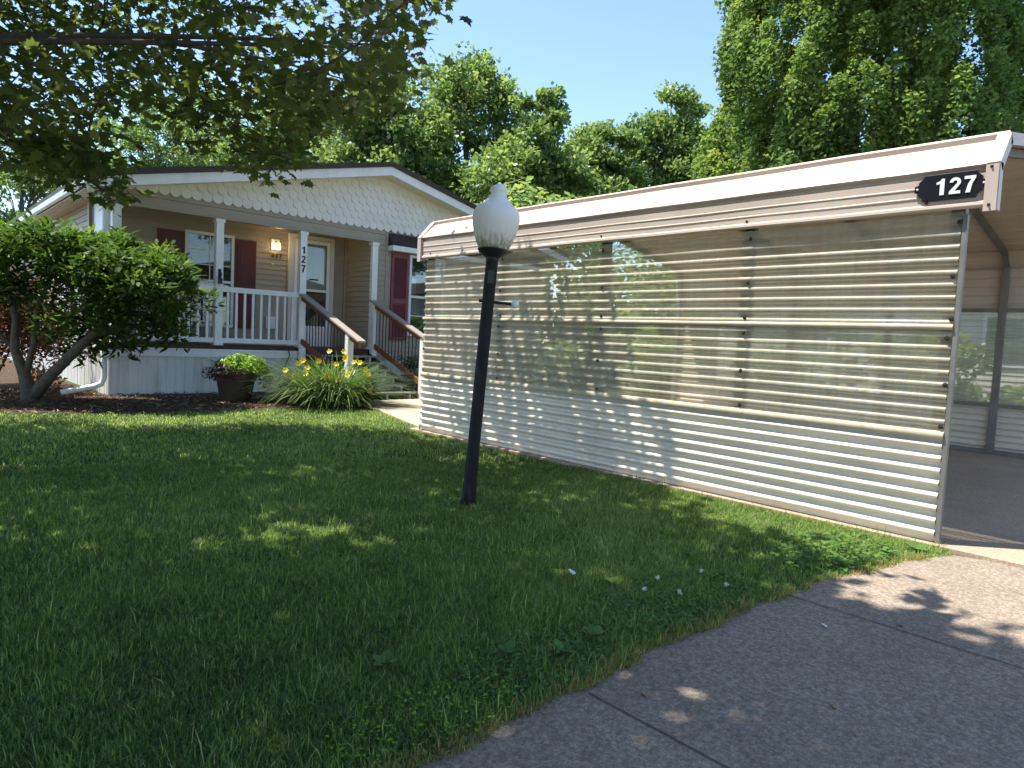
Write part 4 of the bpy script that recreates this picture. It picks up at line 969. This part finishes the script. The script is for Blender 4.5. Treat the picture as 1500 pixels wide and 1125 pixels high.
# ================================================================== GRASS
def edge_y(x): return np.interp(x, [-30,1.57,2.1,2.64,3.2,3.6,4.17,4.5,4.80,4.9], [1.40,1.465,1.485,1.475,1.45,1.415,1.30,1.23,1.17,1.17])
def mulch_y(x): return np.interp(x, [-8,1.0,1.8,2.46,4.24,5.1,5.6,5.7], [10.9,10.35,10.0,9.78,9.66,9.45,8.98,8.9])
def lawn_ok(x, y):
    j = .05*np.sin(x*9)+.04*np.sin(x*23+1)
    a = (y > edge_y(x)+j*.28) & (y < mulch_y(x)+j)
    b = (x < XW-.02) | ((y > 6.98) & (x < 5.1+(y-7.2)*.29-.03))
    return a & b
def grass(n, rmin, rmax, h, w, seed):
    g = np.random.default_rng(seed)
    # clumped positions in the wedge the photo looks over, with a margin at both sides
    az = np.radians(g.uniform(-8, 90, n)); r = np.sqrt(g.uniform(rmin**2, rmax**2, n)); x = r*np.sin(az); y = r*np.cos(az)
    k = lawn_ok(x, y); x, y = x[k], y[k]; n = len(x)
    big = .5+.5*np.sin(x*1.3+.7*np.sin(y*1.1))*np.sin(y*1.7+.9*np.sin(x*.8)); sm = .5+.5*np.sin(x*6.1+2*np.sin(y*4.3))*np.sin(y*7.3+2*np.sin(x*5.2))
    k = g.random(n) < .62+.38*sm; x, y, big, sm = x[k], y[k], big[k], sm[k]; n = len(x)
    hh = h*(.55+.7*g.random(n))*(.8+.35*big)*(1+.9*(g.random(n) < .03)); ww = w*(.6+.8*g.random(n))
    a = g.uniform(0, 2*PI, n); lean = g.normal(.45, .38, n); b2 = lean+g.uniform(.1, 1.0, n)
    hx, hy = np.cos(a), np.sin(a); sx, sy = -hy*ww/2, hx*ww/2
    ms = .5; x1 = x+hx*np.sin(lean)*hh*ms; y1 = y+hy*np.sin(lean)*hh*ms; z1 = np.cos(lean)*hh*ms
    x2 = x1+hx*np.sin(b2)*hh*(1-ms); y2 = y1+hy*np.sin(b2)*hh*(1-ms); z2 = np.maximum(z1+np.cos(b2)*hh*(1-ms), .004)
    Z = np.zeros(n)
    V = np.stack([np.stack([x-sx,y-sy,Z],1), np.stack([x+sx,y+sy,Z],1), np.stack([x1+sx*.85,y1+sy*.85,z1],1), np.stack([x2,y2,z2],1), np.stack([x1-sx*.85,y1-sy*.85,z1],1)], 1).reshape(-1,3)
    F = (np.arange(n)[:,None,None]*5+np.array([(0,1,2),(0,2,4),(4,2,3)])[None]).reshape(-1,3)
    t = np.clip(g.normal(.46,.26,n)+.26*(big-.5)+.22*(sm-.5), 0, .9)
    t[g.random(n) < (.035 if w < .0035 or w > .0055 else .02)] = .93
    dry = (y-edge_y(x) < .045*(.6+.8*g.random(n))) & (x < 4.6); t[dry & (g.random(n) < .5)] = 1.0
    return V, F, np.repeat(t, 3)
parts = [grass(26000, 1.5, 3.4, .078, .0036, 5), grass(9000, 3.0, 6.0, .075, .005, 6), grass(640000, 1.2, 3.6, .038, .0032, 1), grass(560000, 3.6, 6.5, .040, .0048, 2), grass(380000, 6.5, 13.0, .044, .0085, 3)]
o = 0; Vs, Fs, Ts = [], [], []
for V, F, t in parts: Vs.append(V); Fs.append(F+o); Ts.append(t); o += len(V)
tag(np_mesh('lawn_grass', np.concatenate(Vs), np.concatenate(Fs), GRASS, np.concatenate(Ts)), kind='stuff')

# clover and low weeds along the driveway
def ground_patch(name, cx, cy, rx, ry, n, size, h, mat, seed):
    g = np.random.default_rng(seed); a = g.uniform(0,2*PI,n); r = np.sqrt(g.random(n)); x = cx+rx*r*np.cos(a); y = cy+ry*r*np.sin(a)
    k = (y > edge_y(x)+.02) & (x < XW-.03); x, y = x[k], y[k]; n = len(x); P = np.stack([x,y,h*(.4+.7*g.random(n))],1)
    V, F = scatter(P, rnd_dirs(n)*.35+np.array([0,0,1]), rnd_dirs(n), size*(.6+.8*g.random(n)), 'oval')
    return tag(np_mesh(name, V, F, mat, np.clip(g.normal(.5,.25,n),0,1)), kind='stuff')
ground_patch('clover_patch', 2.75, 1.75, .55, .28, 1700, .018, .042, WEEDL, 11)
ground_patch('clover_patch', 1.75, 1.70, .35, .20, 600, .017, .04, WEEDL, 12)
ground_patch('yellow_clover_patch', 1.25, 1.64, .34, .17, 420, .013, .042, LIMEL, 13)
ground_patch('weed_patch', 4.2, 1.62, .55, .28, 700, .03, .05, WEEDL, 14)
def weed(x, y, n, L, lab):
    r = thing('broadleaf_weed', (x,y,0), lab, 'weed', 'broadleaf weeds in the lawn')
    a = rng.uniform(0,2*PI)+np.arange(n)*2*PI/n+rng.normal(size=n)*.25; D = np.stack([np.cos(a),np.sin(a),.35+.3*rng.random(n)],1)
    V, F = scatter(np.tile(np.array([x,y,.03]),(n,1)), np.stack([-np.cos(a)*.45,-np.sin(a)*.45,np.ones(n)],1)+rnd_dirs(n)*.15, D, L*(.7+.5*rng.random(n)), 'oval')
    np_mesh('leaves', V, F, WEEDL, rng.random(n), r)
for x, y, n, L, lab in ((1.31,2.0,6,.085,'light green broadleaf weed alone in the shaded lawn nearest the photographer'),
                        (1.90,1.68,7,.08,'broadleaf weed in the clover near the driveway edge, left of centre'),
                        (1.72,1.80,4,.07,'single broad weed leaf cluster left of the clover patch'),
                        (2.10,1.70,6,.075,'broadleaf weed beside the driveway edge, below the white scrap'),
                        (2.62,2.05,6,.075,'broadleaf weed just right of the white scrap in the lawn'),
                        (4.66,1.30,9,.11,'large leafy weed at the foot of the carport corner'),
                        (4.42,1.38,8,.09,'leafy weed beside the driveway just left of the carport corner weed'),
                        (3.95,1.48,7,.08,'leafy weed at the sunny lawn edge by the driveway'),
                        (3.35,2.05,7,.075,'broadleaf weed in the half shaded lawn before the corrugated wall'),
                        (.95,2.75,4,.06,'small pale weed in the dark lawn at left')):
    weed(x, y, n, L*.72, lab)
for i, (x, y) in enumerate(((2.70,1.70),(2.60,1.82),(2.78,1.88),(2.98,1.62),(3.05,1.80))):
    f = mound((x,y,.075), .007,.007,.007, 40, .008, 'oval', FLW, 'clover_flower', None, .3, -1)
    tag(f, 'small round white clover flower in the clover patch by the driveway', 'flower', 'white clover flowers')
def litter(name, x, y, z, s, mat, lab, cat):
    V, F = scatter(np.array([[x,y,z]]), np.array([[.3,-.3,1.]]), np.array([[.6,.5,.4]]), np.array([s]), 'oval')
    V = V-np.array([x,y,z]); m = MB(); m.add([tuple(v) for v in V]+[tuple(v+np.array([0,0,.003])) for v in V], [tuple(range(8)), tuple(range(15,7,-1))]+[(i,8+i,8+(i+1)%8,(i+1)%8) for i in range(8)])
    m.v = [(a+x,b+y,c+z) for a,b,c in m.v]
    return tag(m.build(name, mat, loc=(x,y,z)), lab, cat)
litter('paper_scrap', 2.50, 2.18, .06, .06, SCRAP, 'small white scrap lying in the lawn before the lamp post', 'litter')
litter('dead_leaf', 2.08, 8.0, .06, .14, DEADLEAF, 'brown dead leaf on the lawn at left', 'leaf')
litter('dead_leaf', 1.90, 1.30, .012, .035, DEADLEAF, 'tiny brown leaf on the driveway by the grass edge', 'leaf')
litter('dead_leaf', 3.32, .95, .012, .03, DEADLEAF, 'tiny brown leaf near the driveway joint', 'leaf')
litter('paper_scrap', 3.02, 1.16, .012, .035, SCRAP, 'tiny white scrap on the driveway just left of the joint', 'litter')
litter('dead_leaf', 2.35, .85, .012, .03, DEADLEAF, 'tiny brown leaf alone in the middle of the shaded driveway', 'leaf')
